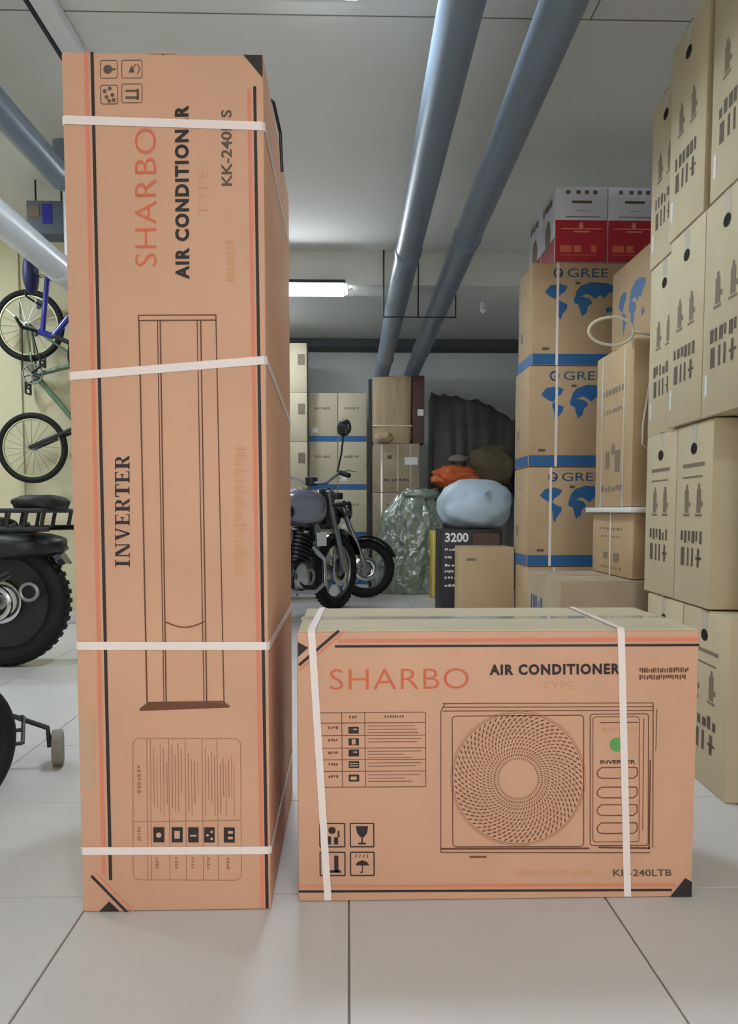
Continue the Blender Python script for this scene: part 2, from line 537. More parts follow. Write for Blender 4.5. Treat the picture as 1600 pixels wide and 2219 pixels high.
# ------------------------------------------------------------------ overhead pipes
def pipe(label, a, b, r, m, collars=(), group=None):
    a, b = Vector(a), Vector(b)
    t = thing('overhead_pipe', label, 'pipe', a, 0, group)
    d = b - a
    MB().tube([(0, 0, 0), d], r, 28).build('pipe_run', m, t, True)
    for k in collars:
        p = d * k
        q = d.normalized() * 0.05
        MB().tube([p - q, p - q * 0.8, p + q * 0.8, p + q], [r + 0.001, r + 0.007, r + 0.007, r + 0.001], 28).build('collar', m, t, True)
    return t
pipe('grey plastic ceiling pipe, left of the pair over the aisle', (0.409, 0.6, 2.715), (0.383, 9.54, 2.40), 0.083, 'pipe_grey', (0.52, 0.86), 'grey pipes over the aisle')
pipe('grey plastic ceiling pipe, right of the pair over the aisle', (0.772, 0.6, 2.72), (0.735, 9.54, 2.425), 0.083, 'pipe_grey', (0.5, 0.83), 'grey pipes over the aisle')
pg = pipe('dull grey pipe under the ceiling at the left edge', (-1.66, 1.5, 2.72), (-1.59, 4.52, 2.70), 0.07, 'pipe_grey')
MB().tube([(0.07, 3.02, -0.02), (0.071, 3.07, -0.01), (0.072, 3.10, 0.03), (0.072, 3.11, 0.07), (0.072, 3.11, CEIL - 2.72)], 0.07, 24).build('riser', 'pipe_grey', pg, True)
pw = pipe('pale white pipe running above the hung bicycles', (-1.675, 1.5, 2.255), (-1.665, 4.92, 2.25), 0.076, 'pipe_white', (0.93,))
MB().tube([(0.01, 3.42, -0.005), (0.01, 3.46, 0.0), (0.01, 3.49, 0.03), (0.01, 3.50, 0.07), (0.01, 3.50, CEIL - 2.255)], 0.076, 24).build('riser', 'pipe_white', pw, True)
t = thing('pipe_hanger', 'thin dark metal hanger frame carrying the two pipes at the beam', 'hanger', (0, 6.36, 0))
MB().tube([(0.285, 0, CEIL - 0.001), (0.285, 0, 2.395), (0.86, 0, 2.395), (0.86, 0, CEIL - 0.001)], 0.007, 8).build('rod', 'steel_dark', t)
MB().tube([(0.56, 0, CEIL - 0.001), (0.56, 0, 2.395)], 0.006, 8).build('middle_rod', 'steel_dark', t)
t = thing('sensor', 'small white detector hanging under the far ceiling', 'detector', (1.26, 7.4, CEIL))
MB().lathe((0, 0, 0), [(0.012, -0.001), (0.012, -0.12), (0.03, -0.13), (0.035, -0.2), (0.01, -0.23)], 'z', 16).build('housing', 'metal_white', t, True)

# ------------------------------------------------------------------ the two air conditioner cartons
def quad_map(TL, TR, BR, BL, W, H):
    """units of the printed art (as measured over the face) to metres on the face"""
    def f(x, y):
        s_ = t_ = 0.5
        for _ in range(6):
            tx, ty = TL[0] + (TR[0] - TL[0]) * s_, TL[1] + (TR[1] - TL[1]) * s_
            bx, by = BL[0] + (BR[0] - BL[0]) * s_, BL[1] + (BR[1] - BL[1]) * s_
            t_ = (y - ty) / (by - ty)
            lx, rx = TL[0] + (BL[0] - TL[0]) * t_, TR[0] + (BR[0] - TR[0]) * t_
            s_ = (x - lx) / (rx - lx)
        # perspective foreshortening down the face is small; linear is close enough
        return (s_ * W, (1 - t_) * H)
    return f

EACH = ('black_border', 'red_border', 'corner_mark', 'icon_square')
STUFF = ('faint_lettering', 'slogan_lettering', 'icon_mark', 'specification_table', 'orange_lettering', 'fan_grille_print', 'fan_ring_print', 'handling_symbols', 'unit_drawing')
# --- tall indoor unit carton
TW, TD, TH = 0.398, 0.70, 1.757
tall = carton('air_conditioner_carton', 'tall orange-brown air conditioner carton standing upright, bound with four white straps', (-0.565, 1.628, 0), (TW, TD, TH), 0.004, 'board_orange', tape='clear_tape')
ts = (TW, TD, TH)
tf = quad_map((133, 109), (585, 120), (588, 1970), (179, 1979), TW, TH)
def tput(ink, name, m, lift=0.0008):
    return ink.put(name, m, tall, ts, 'F', lift, name in EACH, name in STUFF)
k = Ink(tf)
k.line(202, 113, 239, 1903, 7).line(565, 185, 580, 1966, 7)
k.line(197, 1893, 274, 1977, 6)
tput(k, 'black_border', 'ink_black')
k = Ink(tf).line(188, 113, 224, 1893, 8).line(552, 190, 570, 1966, 8).line(205, 1885, 288, 1976, 3)
tput(k, 'red_border', 'ink_pink')
k = Ink(tf).poly([(540, 121), (583, 122), (583, 168)]).poly([(214, 1976), (236, 1952), (258, 1975)])
tput(k, 'corner_mark', 'ink_black')
tput(Ink(tf).text('SHARBO', 296, 268, 344, 553, True, -0.008, space=1.06), 'brand_lettering', 'ink_red')
tput(Ink(tf).text('AIR CONDITIONER', 385, 222, 417, 580, True, 0.045, space=1.18), 'title_lettering', 'ink_black')
tput(Ink(tf).text('KK-240L S', 489, 232, 513, 387, True, 0.02), 'model_lettering', 'ink_grey_dark')
tput(Ink(tf).text('TYPE', 436, 352, 458, 448, True), 'type_lettering', 'ink_orange_faint')
tput(Ink(tf).ticks(497, 500, 517, 588, 8, 3, True).ticks(514, 935, 540, 1218, 24, 4, True), 'faint_lettering', 'ink_orange_faint')

SERIF = {
    'I': [[(.3, 0), (.7, 0), (.7, 1), (.3, 1)], [(.05, 0), (.95, 0), (.95, .07), (.05, .07)], [(.05, .93), (.95, .93), (.95, 1), (.05, 1)]],
    'N': [[(.12, 0), (.2, 0), (.2, 1), (.12, 1)], [(.8, 0), (.88, 0), (.88, 1), (.8, 1)], [(.08, 1), (.36, 1), (.88, 0), (.68, 0)], [(0, 0), (.34, 0), (.34, .06), (0, .06)], [(.66, .94), (1, .94), (1, 1), (.66, 1)]],
    'V': [[(.06, 1), (.34, 1), (.6, 0), (.46, 0)], [(.46, 0), (.58, 0), (.9, 1), (.8, 1)], [(0, .94), (.46, .94), (.46, 1), (0, 1)], [(.66, .94), (1, .94), (1, 1), (.66, 1)]],
    'E': [[(.12, 0), (.38, 0), (.38, 1), (.12, 1)], [(0, 0), (.92, 0), (.92, .08), (0, .08)], [(0, .92), (.88, .92), (.88, 1), (0, 1)], [(.38, .47), (.66, .47), (.66, .54), (.38, .54)], [(.84, 0), (.95, 0), (.95, .3), (.84, .08)], [(.8, 1), (.9, 1), (.9, .74), (.8, .92)], [(.62, .36), (.7, .36), (.7, .65), (.62, .65)]],
    'R': [[(.12, 0), (.38, 0), (.38, 1), (.12, 1)], [(0, 0), (.5, 0), (.5, .07), (0, .07)], [(0, .93), (.7, .93), (.7, 1), (0, 1)], [(.38, .46), (.68, .46), (.68, .53), (.38, .53)], [(.62, 1), (.84, .9), (.88, .74), (.84, .58), (.62, .46), (.62, .55), (.66, .74), (.62, .93)], [(.46, .47), (.66, .47), (1, 0), (.74, 0)]],
    'T': [[(.36, 0), (.64, 0), (.64, 1), (.36, 1)], [(0, .92), (1, .92), (1, 1), (0, 1)], [(0, .7), (.07, .7), (.12, .94), (0, .94)], [(1, .7), (.93, .7), (.88, .94), (1, .94)], [(.2, 0), (.8, 0), (.8, .07), (.2, .07)]],
}
k = Ink(tf)
y = 1197.0
for ch, w in zip('INVERTER', (21, 37, 34, 29, 33, 31, 29, 33)):
    for pl in SERIF[ch]:
        k.poly([(282 - b * 32, y - a * (w - 3)) for a, b in pl])
    y -= w
tput(k, 'inverter_lettering', 'ink_black')
k = Ink(tf)
w = 2.6
k.line(303, 655, 475, 655, w).line(303, 666, 475, 666, w).line(303, 655, 303, 666, w).line(475, 655, 475, 666, w)
k.line(304, 666, 319, 1497, 3.4).line(475, 666, 488, 1497, w)
for a, b in ((345, 356), (351, 361), (433, 444), (441, 450)):
    k.line(a, 666, b, 1497, 3.0 if a in (351, 441) else 2.2)
arc = [(358 + 88 * i / 12, 1316 + 13 * math.sin(PI * i / 12)) for i in range(13)]
k.path(arc, 3)
k.line(319, 1497, 490, 1494, w).poly([(303, 1516), (500, 1508), (500, 1503), (490, 1496), (318, 1498), (303, 1510)])
tput(k, 'unit_drawing', 'ink_brown')
k = Ink(tf)
w = 1.5
k.frame(288, 1578, 524, 1902, w, 14)
for x in (318, 326, 366, 402, 439, 472):
    k.line(x, 1578, x + 2, 1902, w)
k.line(288, 1768, 524, 1764, w).line(288, 1830, 524, 1828, w)
rng = random.Random(3)
for base, n in ((330, 5), (370, 4), (406, 4), (443, 4), (476, 6)):
    for i in range(n):
        x = base + 3 + i * (27 if n < 5 else 36) / n
        a, b = rng.uniform(1585, 1640), rng.uniform(1700, 1758)
        k.line(x, a, x + 1, b, rng.uniform(0.9, 2.0))
k.ticks(297, 1640, 305, 1705, 7, 9, True).ticks(297, 1780, 304, 1815, 5, 10, True)
for i, x in enumerate((340, 382, 418, 452, 495)):
    k.ticks(x - 3, 1850, x + 3, 1878, 4, 30 + i, True)
tput(k, 'specification_table', 'ink_brown_faint')
k = Ink(tf); k2 = Ink(tf)
for i, (a, b) in enumerate(((332, 356), (372, 396), (408, 431), (443, 466), (486, 510))):
    k.rect(a, 1780, b, 1815)
    cx = (a + b) / 2
    if i == 0: k2.disc(cx, 1798, 6)
    elif i == 1: k2.rect(cx - 6, 1788, cx + 6, 1806)
    elif i == 2: k2.rect(cx - 7, 1797, cx + 7, 1801)
    elif i == 3: k2.disc(cx - 4, 1798, 3).disc(cx + 5, 1790, 3).disc(cx + 5, 1806, 3)
    else: k2.rect(cx - 3, 1788, cx + 8, 1794).rect(cx - 3, 1801, cx + 8, 1807)
tput(k, 'icon_square', 'ink_black')
tput(k2, 'icon_mark', 'board_orange', 0.0014)
k = Ink(tf); w = 1.6
for a, b, c_, d in ((221, 130, 258, 166), (268, 130, 313, 166), (221, 180, 259, 218), (268, 178, 313, 216)):
    k.frame(a, b, c_, d, w, 4)
k.disc(237, 148, 10, 14, 9).rect(247, 146, 254, 150)
k.poly([(283, 155), (290, 140), (297, 155)]).line(290, 150, 300, 138, 2).path([(303, 138), (308, 148), (303, 158)], 2)
for cx, cy in ((230, 192), (241, 187), (234, 204), (247, 200), (240, 212), (250, 210)):
    k.disc(cx, cy, 4.2, 10)
k.rect(276, 190, 306, 194).rect(276, 203, 306, 208).rect(301, 188, 306, 210)
tput(k, 'handling_symbols', 'ink_grey_dark')
# faint sticker low on the left margin
k = Ink(tf).rect(177, 1538, 203, 1690)
tput(k, 'carton_patch', 'board_orange_edge', 0.0006)
for a, b in ((250, 266), (783, 751), (1370, 1370), (1836, 1832)):
    zl, zr = tf(150, a)[1], tf(585, b)[1]
    zs = zr + (-0.05 if a == 783 else 0.0)
    hw, hd = TW / 2, TD / 2
    e = 0.004
    pts = [(-hw + e, -hd, zl), (hw - e, -hd, zr), (hw, -hd + e, zr), (hw, hd - e, zs), (hw - e, hd, zs), (-hw + e, hd, zl), (-hw, hd - e, zl), (-hw, -hd + e, zl)]
    outs = [(0, -1, 0), (0, -1, 0), (1, 0, 0), (1, 0, 0), (0, 1, 0), (0, 1, 0), (-1, 0, 0), (-1, 0, 0)]
    ring_band(pts, outs, (0, 0, 0.0165)).build('strap', 'strap_white', tall)
MB().tube([(TW / 2 - 0.02, -TD / 2 + 0.16, TH + 0.005), (TW / 2 + 0.002, -TD / 2 + 0.2, TH + 0.008), (TW / 2 + 0.012, -TD / 2 + 0.26, TH - 0.03), (TW / 2 + 0.014, -TD / 2 + 0.28, TH - 0.11)], 0.004, 8).build('black_cord', 'black_plastic', tall, True)

# --- outdoor unit carton
SW, SD, SH = 0.868, 0.385, 0.598
small = carton('air_conditioner_carton', 'wide low orange-brown air conditioner carton with printed fan drawing and two white straps', (-0.110, 1.660, 0), (SW, SD, SH), 0.0, 'board_orange', tape='clear_tape', flap_m='board_pale')  # paler top flaps carry the light and sheen on the top
ss = (SW, SD, SH)
sf = quad_map((648, 1367), (1508, 1372), (1494, 1945), (645, 1955), SW, SH)
def sput(ink, name, m, lift=0.0008):
    return ink.put(name, m, small, ss, 'F', lift, name in EACH, name in STUFF)
k = Ink(sf).line(728, 1402, 1507, 1406, 5).line(646, 1931, 1450, 1929, 5).line(737, 1369, 652, 1441, 6)
sput(k, 'black_border', 'ink_black')
k = Ink(sf).line(735, 1390, 1507, 1394, 8).line(646, 1920, 1460, 1918, 5).line(748, 1371, 652, 1452, 4)
sput(k, 'red_border', 'ink_pink')
k = Ink(sf).poly([(1446, 1944), (1479, 1903), (1494, 1912), (1493, 1944)]).poly([(650, 1392), (672, 1404), (650, 1424)])
sput(k, 'corner_mark', 'ink_black')
sput(Ink(sf).text('SHARBO', 717, 1450, 1012, 1494, False, -0.008, space=1.06), 'brand_lettering', 'ink_red')
sput(Ink(sf).text('AIR CONDITIONER', 1056, 1443, 1336, 1466, False, 0.045, space=1.18), 'title_lettering', 'ink_black')
sput(Ink(sf).text('TYPE', 1166, 1480, 1240, 1497), 'type_lettering', 'ink_orange_faint')
sput(Ink(sf).ticks(1378, 1453, 1486, 1463, 22, 5).ticks(1378, 1468, 1480, 1478, 20, 6), 'slogan_lettering', 'ink_brown')
sput(Ink(sf).text('KK-240LTB', 1322, 1884, 1449, 1899, False, 0.015), 'model_lettering', 'ink_grey_dark')
sput(Ink(sf).ticks(1110, 1886, 1280, 1898, 20, 8), 'faint_lettering', 'ink_orange_faint')
k = Ink(sf); w = 1.5
k.frame(690, 1543, 919, 1703, w)
for y in (1565, 1592, 1619, 1644, 1669):
    k.line(690, y, 919, y, w)
for x in (741, 790):
    k.line(x, 1543, x, 1703, w)
rng = random.Random(5)
for r_, y in enumerate((1572, 1599, 1626, 1651, 1677)):
    for i in range(2 if r_ % 2 else 3):
        k.line(795, y + i * 7, rng.uniform(870, 912), y + i * 7, 1.2)
    k.ticks(712, y, 734, y + 6, 4, 60 + r_)
k.ticks(832, 1549, 875, 1554, 8, 3).ticks(757, 1549, 775, 1555, 3, 4)
sput(k, 'specification_table', 'ink_brown')
k = Ink(sf); k2 = Ink(sf)
for i, y in enumerate((1573, 1598, 1622, 1647, 1676)):
    k.rect(755, y, 777, y + 15)
    if i == 1: k2.rect(762, y + 2, 770, y + 13)
    elif i == 4: k2.rect(759, y + 4, 772, y + 11)
    elif i == 3: k2.rect(757, y + 4, 775, y + 6).rect(757, y + 9, 775, y + 11)
    else: k2.rect(765, y + 4, 773, y + 7)
sput(k, 'icon_square', 'ink_black')
sput(k2, 'icon_mark', 'board_orange', 0.0014)
# handling symbols: handle with care, glass, crane, umbrella
k = Ink(sf); w = 2.6
for a, b, c_, d in ((692, 1782, 745, 1833), (757, 1782, 807, 1833), (692, 1845, 745, 1896), (757, 1845, 807, 1896)):
    k.frame(a, b, c_, d, w)
k.disc(718, 1797, 8).line(732, 1798, 732, 1812, 4).rect(708, 1810, 716, 1828).rect(722, 1812, 731, 1828)
k.poly([(769, 1788), (795, 1788), (793, 1802), (786, 1812), (778, 1812), (771, 1802)]).line(782, 1812, 782, 1824, 3).rect(774, 1824, 790, 1828)
k.rect(722, 1852, 731, 1888).rect(710, 1884, 736, 1890)
k.poly([(767, 1874), (771, 1867), (782, 1862), (793, 1867), (797, 1874)]).line(782, 1872, 782, 1890, 2).line(782, 1890, 776, 1888, 2)
for x in (770, 778, 786, 794):
    k.line(x, 1850, x - 2, 1857, 1.6)
sput(k, 'handling_symbols', 'ink_black')
# the drawn outdoor unit
k = Ink(sf); w = 2.0
for y in (1525, 1533, 1541):
    k.line(956, y, 1408, y + 2, w)
k.line(952, 1541, 950, 1846, w).line(962, 1524, 952, 1541, w)
k.line(950, 1846, 1402, 1848, w).line(950, 1838, 1270, 1838, 4).line(1290, 1836, 1402, 1838, 4)
k.frame(976, 1552, 1258, 1834, w, 8).frame(1272, 1550, 1398, 1832, w, 6).frame(1278, 1556, 1378, 1824, 1.5, 6)
k.line(1408, 1527, 1408, 1838, w).line(1416, 1540, 1414, 1628, 1.6).line(1402, 1648, 1400, 1840, 3).line(1388, 1560, 1386, 1800, 1.6)
k.line(1294, 1568, 1376, 1568, w).line(1012, 1856, 1048, 1856, 4)
for y0 in (1664, 1706, 1744, 1783):
    k.path([(1372, y0), (1296, y0), (1288, y0 + 8), (1287, y0 + 14), (1290, y0 + 20), (1298, y0 + 23), (1366, y0 + 23), (1374, y0 + 16), (1374, y0 + 6)], 2.4, True)
sput(k, 'unit_drawing', 'ink_brown')
k = Ink(sf)
cx, cy = 1117.0, 1687.0
NS = 66
for i in range(NS):
    a0 = 2 * PI * i / NS
    r0 = 41.0
    q = 0
    while r0 < 137:
        r1 = r0 + 5.0
        pts = []
        for r_ in (r0, r1):
            a = a0 + 0.75 * ((r_ - 40) / 97) ** 1.2
            pts.append((cx + r_ * math.cos(a), cy + r_ * math.sin(a)))
        k.line(pts[0][0], pts[0][1], pts[1][0], pts[1][1], 1.3 + 1.5 * (r0 - 40) / 97)
        r0 += 7.6
        q += 1
sput(k, 'fan_grille_print', 'ink_brown')
k = Ink(sf).ring(cx, cy, 141, 2.0).ring(cx, cy, 145, 1.2)
for r_ in range(52, 136, 12):
    k.ring(cx, cy, r_, 0.9, 64)
sput(k, 'fan_ring_print', 'ink_brown_faint', 0.0006)
sput(Ink(sf).disc(1329, 1615, 15), 'green_mark', 'ink_green')
sput(Ink(sf).text('INVERTER', 1294, 1648, 1370, 1656, False, 0.02), 'inverter_lettering', 'ink_black')
sput(Ink(sf).ticks(1298, 1579, 1376, 1586, 14, 12), 'orange_lettering', 'ink_orange_faint')
for xb, xt, xk in ((708, 679, 690), (1353, 1338, 1338)):
    a, b, c_ = sf(xb, 1945)[0] - SW / 2, sf(xt, 1375)[0] - SW / 2, sf(xk, 1375)[0] - SW / 2
    hd, e = SD / 2, 0.004
    pts = [(a, -hd, e), (b, -hd, SH - e), (b, -hd + e, SH), (c_, hd - e, SH), (c_, hd, SH - e), (c_, hd, e), (c_, hd - e, 0.0008), (a, -hd + e, 0.0008)]
    outs = [(0, -1, 0), (0, -1, 0), (0, 0, 1), (0, 0, 1), (0, 1, 0), (0, 1, 0), (0, 0, 0), (0, 0, 0)]
    ring_band(pts, outs, (0.0155, 0, 0)).build('strap', 'strap_white', small)

# ------------------------------------------------------------------ right-hand stack of tan cartons
RZ = -0.055
def face_x(y):
    return 1.095 + 0.055 * (y - 2.2)
def stack_print(t, size, style, seed, sticker=True):
    """prints and hand hole on the side that faces the aisle"""
    W, D, H = size
    rng = random.Random(seed)
    cx = D * 0.5
    Ink().disc(cx, H * 0.86, 0.026, 12, 0.019).put('hand_hole', 'hole_dark', t, size, 'L', 0.0012)
    k = Ink()
    yb = H * 0.76
    k.rect(cx - D * 0.3, yb, cx + D * 0.3, yb + 0.012).rect(cx - D * 0.3, yb - 0.035, cx + D * 0.26, yb - 0.029)
    if style == 1:
        k.p = []
    k.put('faint_lettering', 'ink_grey', t, size, 'L', each=True)
    k = Ink()
    py = H * 0.56
    for s_ in (-1, 1):
        x = cx + s_ * D * 0.17
        k.rect(x - 0.017, py - 0.03, x + 0.017, py + 0.045).rect(x - 0.008, py + 0.045, x + 0.008, py + 0.062)
        k.rect(x - 0.028, py - 0.042, x + 0.028, py - 0.034).rect(x + 0.02, py - 0.012, x + 0.034, py + 0.004)
        k.put('pictogram', 'ink_grey', t, size, 'L')
        k = Ink()
    k = Ink()
    y1 = H * 0.34
    k.ticks(cx - D * 0.32, y1, cx + D * 0.32, y1 + 0.04, 6, seed)
    for i, (a, b) in enumerate(((-.3, -.2), (-.12, -.07), (0.0, .05), (.16, .22))):
        k.rect(cx + D * a, y1 - 0.075, cx + D * b, y1 - 0.015)
    k.rect(cx + D * .12, y1 - 0.05, cx + D * .28, y1 - 0.042)
    k.put('lettering', 'ink_grey_dark', t, size, 'L', stuff=True)
    Ink().rect(cx - 0.02, H * 0.9, cx + 0.02, H - 0.004).put('tape_tail', 'clear_tape', t, size, 'L', 0.0006)
    if sticker:
        Ink().rect(cx - D * 0.42, H * 0.1, cx - D * 0.36, H * 0.2).put('shipping_sticker', 'sticker_white', t, size, 'L', 0.001)

GRP = 'tan cartons stacked at the right edge'
SX = 0.56
rows = [
    (0.000, 0.545, [(2.205, 0.36), (2.57, 0.36)], 0.0, 'bottom row of the right stack'),
    (0.548, 0.586, [(2.362, 0.30), (2.665, 0.315)], 0.0, 'second row of the right stack'),
    (1.137, 0.635, [(2.125, 0.31), (2.438, 0.30), (2.741, 0.31)], -0.012, 'third row of the right stack'),
    (1.775, 0.650, [(2.105, 0.31), (2.462, 0.31), (2.78, 0.29)], -0.012, 'top row of the right stack'),
]
for ri, (z, h, cols, dx, words) in enumerate(rows):
    for ci, (y, d) in enumerate(cols):
        n = len(cols)
        place = ('nearest', 'farthest')[ci] if n == 2 else ('nearest', 'middle', 'farthest')[ci]
        setback = 0.035 if (n == 3 and ci == 2) else 0.0
        hh = h - (0.05 if (ri == 3 and ci == 2) else 0)
        size = (SX, d, hh)
        t = carton('tan_carton', 'tan carton with a hand hole, %s in the %s' % (place, words), (face_x(y) + dx + setback, y, z), size, RZ, 'board_tan', GRP)
        stack_print(t, size, 1 if ri >= 2 else 0, ri * 10 + ci, ri != 1)

for ri, (z, h) in enumerate(((0.0, 0.545), (0.548, 0.586), (1.137, 0.635), (1.775, 0.65))):  # column out of view, added to block light from the right stack
    size = (SX, 0.76, h)
    t = carton('tan_carton', 'unseen tan carton added to shade the right stack, %s of its column' % ('lowest', 'second', 'third', 'topmost')[ri], (1.09, 1.27, z), size, RZ, 'board_tan', GRP)
    stack_print(t, size, 0, 70 + ri, False)

# ------------------------------------------------------------------ cartons between the right stack and the blue-banded stack
def plain_print(t, size, face, seed, m='ink_grey'):
    W, D, H = size
    w = W if face == 'F' else D
    k = Ink()
    k.ticks(w * 0.2, H * 0.72, w * 0.8, H * 0.76, 7, seed).ticks(w * 0.25, H * 0.6, w * 0.75, H * 0.63, 8, seed + 1)
    k.rect(w * 0.3, H * 0.25, w * 0.42, H * 0.36).rect(w * 0.56, H * 0.22, w * 0.7, H * 0.36).ticks(w * 0.2, H * 0.1, w * 0.8, H * 0.14, 6, seed + 2)
    k.put('printed_marks', m, t, size, face, stuff=True)

sz = (0.72, 0.58, 0.572)
t = carton('brown_carton', 'low wide brown carton on the floor behind the fan-printed carton', (0.848, 3.10, 0), sz, 0, 'board_dull', 'brown cartons behind the right stack')
k = Ink().ticks(0.08, 0.4, 0.3, 0.47, 5, 4).rect(0.36, 0.12, 0.42, 0.2).rect(0.12, 0.14, 0.2, 0.24)
k.put('printed_marks', 'ink_navy', t, sz, 'L', stuff=True)
sz = (0.60, 0.52, 0.272)
t = carton('brown_carton', 'short brown carton on the low wide carton, under a white board', (1.150, 3.14, 0.573), sz, 0, 'board_brown', 'brown cartons behind the right stack')
plain_print(t, sz, 'L', 21)
Ink().rect(0.24, 0, 0.256, 0.272).put('strap', 'strap_white', t, sz, 'L', 0.0012, each=True)
b = MB().box(1.125, 3.10, 0.846, 1.78, 3.70, 0.868, 0.004).build('white_board', 'metal_white', None, True)
tag(b, 'thin white board lying between two brown cartons', 'board')
sz = (0.55, 0.47, 0.676)
t = carton('brown_carton', 'upright brown carton on the white board, tied with pale twine', (1.150, 3.17, 0.869), sz, 0, 'board_brown', 'brown cartons behind the right stack')
plain_print(t, sz, 'L', 31)
Ink().rect(0.08, 0, 0.094, 0.672).rect(0.36, 0, 0.374, 0.672).put('strap', 'clear_tape', t, sz, 'L', 0.0012, each=True)
Ink().disc(0.24, 0.25, 0.025).put('printed_logo', 'ink_grey', t, sz, 'L')
# twine bow and a loose end
lp = []
for i in range(25):
    a = 2 * PI * i / 24
    lp.append((1.06 - 0.1 * math.cos(a) * (1 if math.cos(a) > 0 else 0.8), 3.16 - 0.0 * i, 1.568 + 0.055 * math.sin(a)))
tw = MB().tube(lp, 0.006, 7, True)
tw.tube([(1.135, 3.16, 1.568), (1.2, 3.15, 1.556), (1.3, 3.155, 1.553)], 0.007, 7)
tw.tube([(1.125, 3.16, 1.56), (1.14, 3.165, 1.545), (1.142, 3.162, 1.5)], 0.006, 7)
o = tw.build('twine_loop', 'twine', None, True)
tag(o, 'pale twine loop sticking out from the top of the upright brown carton', 'twine')
o = MB().tube([(1.232, 3.158, 1.548), (1.215, 3.155, 1.4), (1.185, 3.15, 1.2), (1.185, 3.15, 1.12), (1.215, 3.15, 1.09), (1.22, 3.155, 0.95), (1.222, 3.16, 0.874)], 0.005, 7).build('hanging_twine', 'twine', None, True)
tag(o, 'slack pale twine hanging down the front of the upright brown carton', 'twine')
sz = (0.40, 0.50, 0.46)
t = carton('map_carton', 'tan carton with a blue printed map on top of the upright brown carton', (1.300, 3.40, 1.546), sz, 0, 'board_brown')
MAPW = [  # continents in unit coordinates
    [(.03, .72), (.10, .86), (.24, .90), (.34, .84), (.30, .72), (.24, .66), (.20, .56), (.14, .58), (.08, .64)],
    [(.20, .56), (.26, .50), (.34, .44), (.33, .34), (.27, .22), (.25, .10), (.22, .16), (.21, .34), (.18, .46)],
    [(.44, .60), (.46, .74), (.52, .86), (.66, .94), (.86, .92), (1.0, .84), (.98, .74), (.90, .70), (.84, .58), (.78, .66), (.72, .56), (.66, .64), (.60, .68), (.52, .62)],
    [(.43, .60), (.54, .62), (.64, .58), (.68, .48), (.62, .40), (.60, .26), (.54, .18), (.51, .32), (.49, .44), (.43, .48)],
    [(.86, .36), (.94, .40), (.97, .30), (.88, .26)],
]
def map_print(t, size, face, x0, y0, x1, y1):
    k = Ink()
    for pl in MAPW:
        k.poly([(x0 + (x1 - x0) * a, y0 + (y1 - y0) * b) for a, b in pl])
    k.put('continent_print', 'ink_blue', t, size, face, 0.001, each=True)
map_print(t, sz, 'L', 0.08, 0.1, 0.44, 0.36)

# ------------------------------------------------------------------ blue-banded map cartons
def gree(label, corner, size, seed, strap_u, group, full=True, logo=True):
    W, D, H = size
    t = carton('map_carton', label, corner, size, 0, 'board_brown' if full else 'board_pale', group)
    Ink().rect(0.004, 0.004, W - 0.004, 0.062).put('blue_band', 'ink_blue', t, size, 'F')
    Ink().rect(0.004, 0.004, D - 0.004, 0.062).put('side_band', 'ink_blue', t, size, 'L')
    if full:
        if logo:
            Ink().text('GREE', W * 0.34, H * 0.86, W * 0.74, H * 0.945, False, 0.0, False).put('brand_lettering', 'ink_navy', t, size, 'F')
            Ink().ring(W * 0.25, H * 0.9, 0.022, 0.01, 20).rect(W * 0.25, H * 0.885, W * 0.29, H * 0.9).put('round_logo', 'ink_navy', t, size, 'F')
        map_print(t, size, 'F', W * 0.1, H * 0.4, W * 0.82, H * 0.84)
        Ink().rect(W * 0.42, H * 0.79, W * 0.47, H * 0.815).rect(W * 0.1, H * 0.15, W * 0.17, H * 0.175).put('small_print', 'ink_grey_dark', t, size, 'F', stuff=True)
        Ink().rect(strap_u, 0.0, strap_u + 0.014, H - 0.002).put('strap', 'strap_white', t, size, 'F', 0.0018)
        Ink().rect(D * 0.4, H * 0.78, D * 0.5, H * 0.8).rect(D * 0.2, H * 0.3, D * 0.35, H * 0.4).put('side_marks', 'ink_grey', t, size, 'L', stuff=True)
        Ink().rect(0.01, 0.062, 0.035, H - 0.02).put('side_tape', 'clear_tape', t, size, 'L', 0.0012)
    else:
        Ink().ticks(W * 0.2, H * 0.66, W * 0.75, H * 0.71, 7, seed).put('lettering', 'ink_grey', t, size, 'F', stuff=True)
        Ink().rect(W * 0.12, 0.1, W * 0.3, 0.15).put('sticker', 'sticker_white', t, size, 'F', 0.0012)
    return t

G1 = 'blue-banded map cartons in the tall stack'
for i, (w_, us) in enumerate((('bottom carton of the stack, mostly hidden', 0.14), ('second from the floor', 0.12), ('third from the floor', 0.145), ('topmost, under the red and white cartons', 0.13))):
    gree('tan map carton with blue bottom band, ' + w_, (0.985 + (0.006, 0, 0.0, 0.012)[i], 4.30, i * 0.5475), (0.555, 0.34, 0.546), i, us, G1)

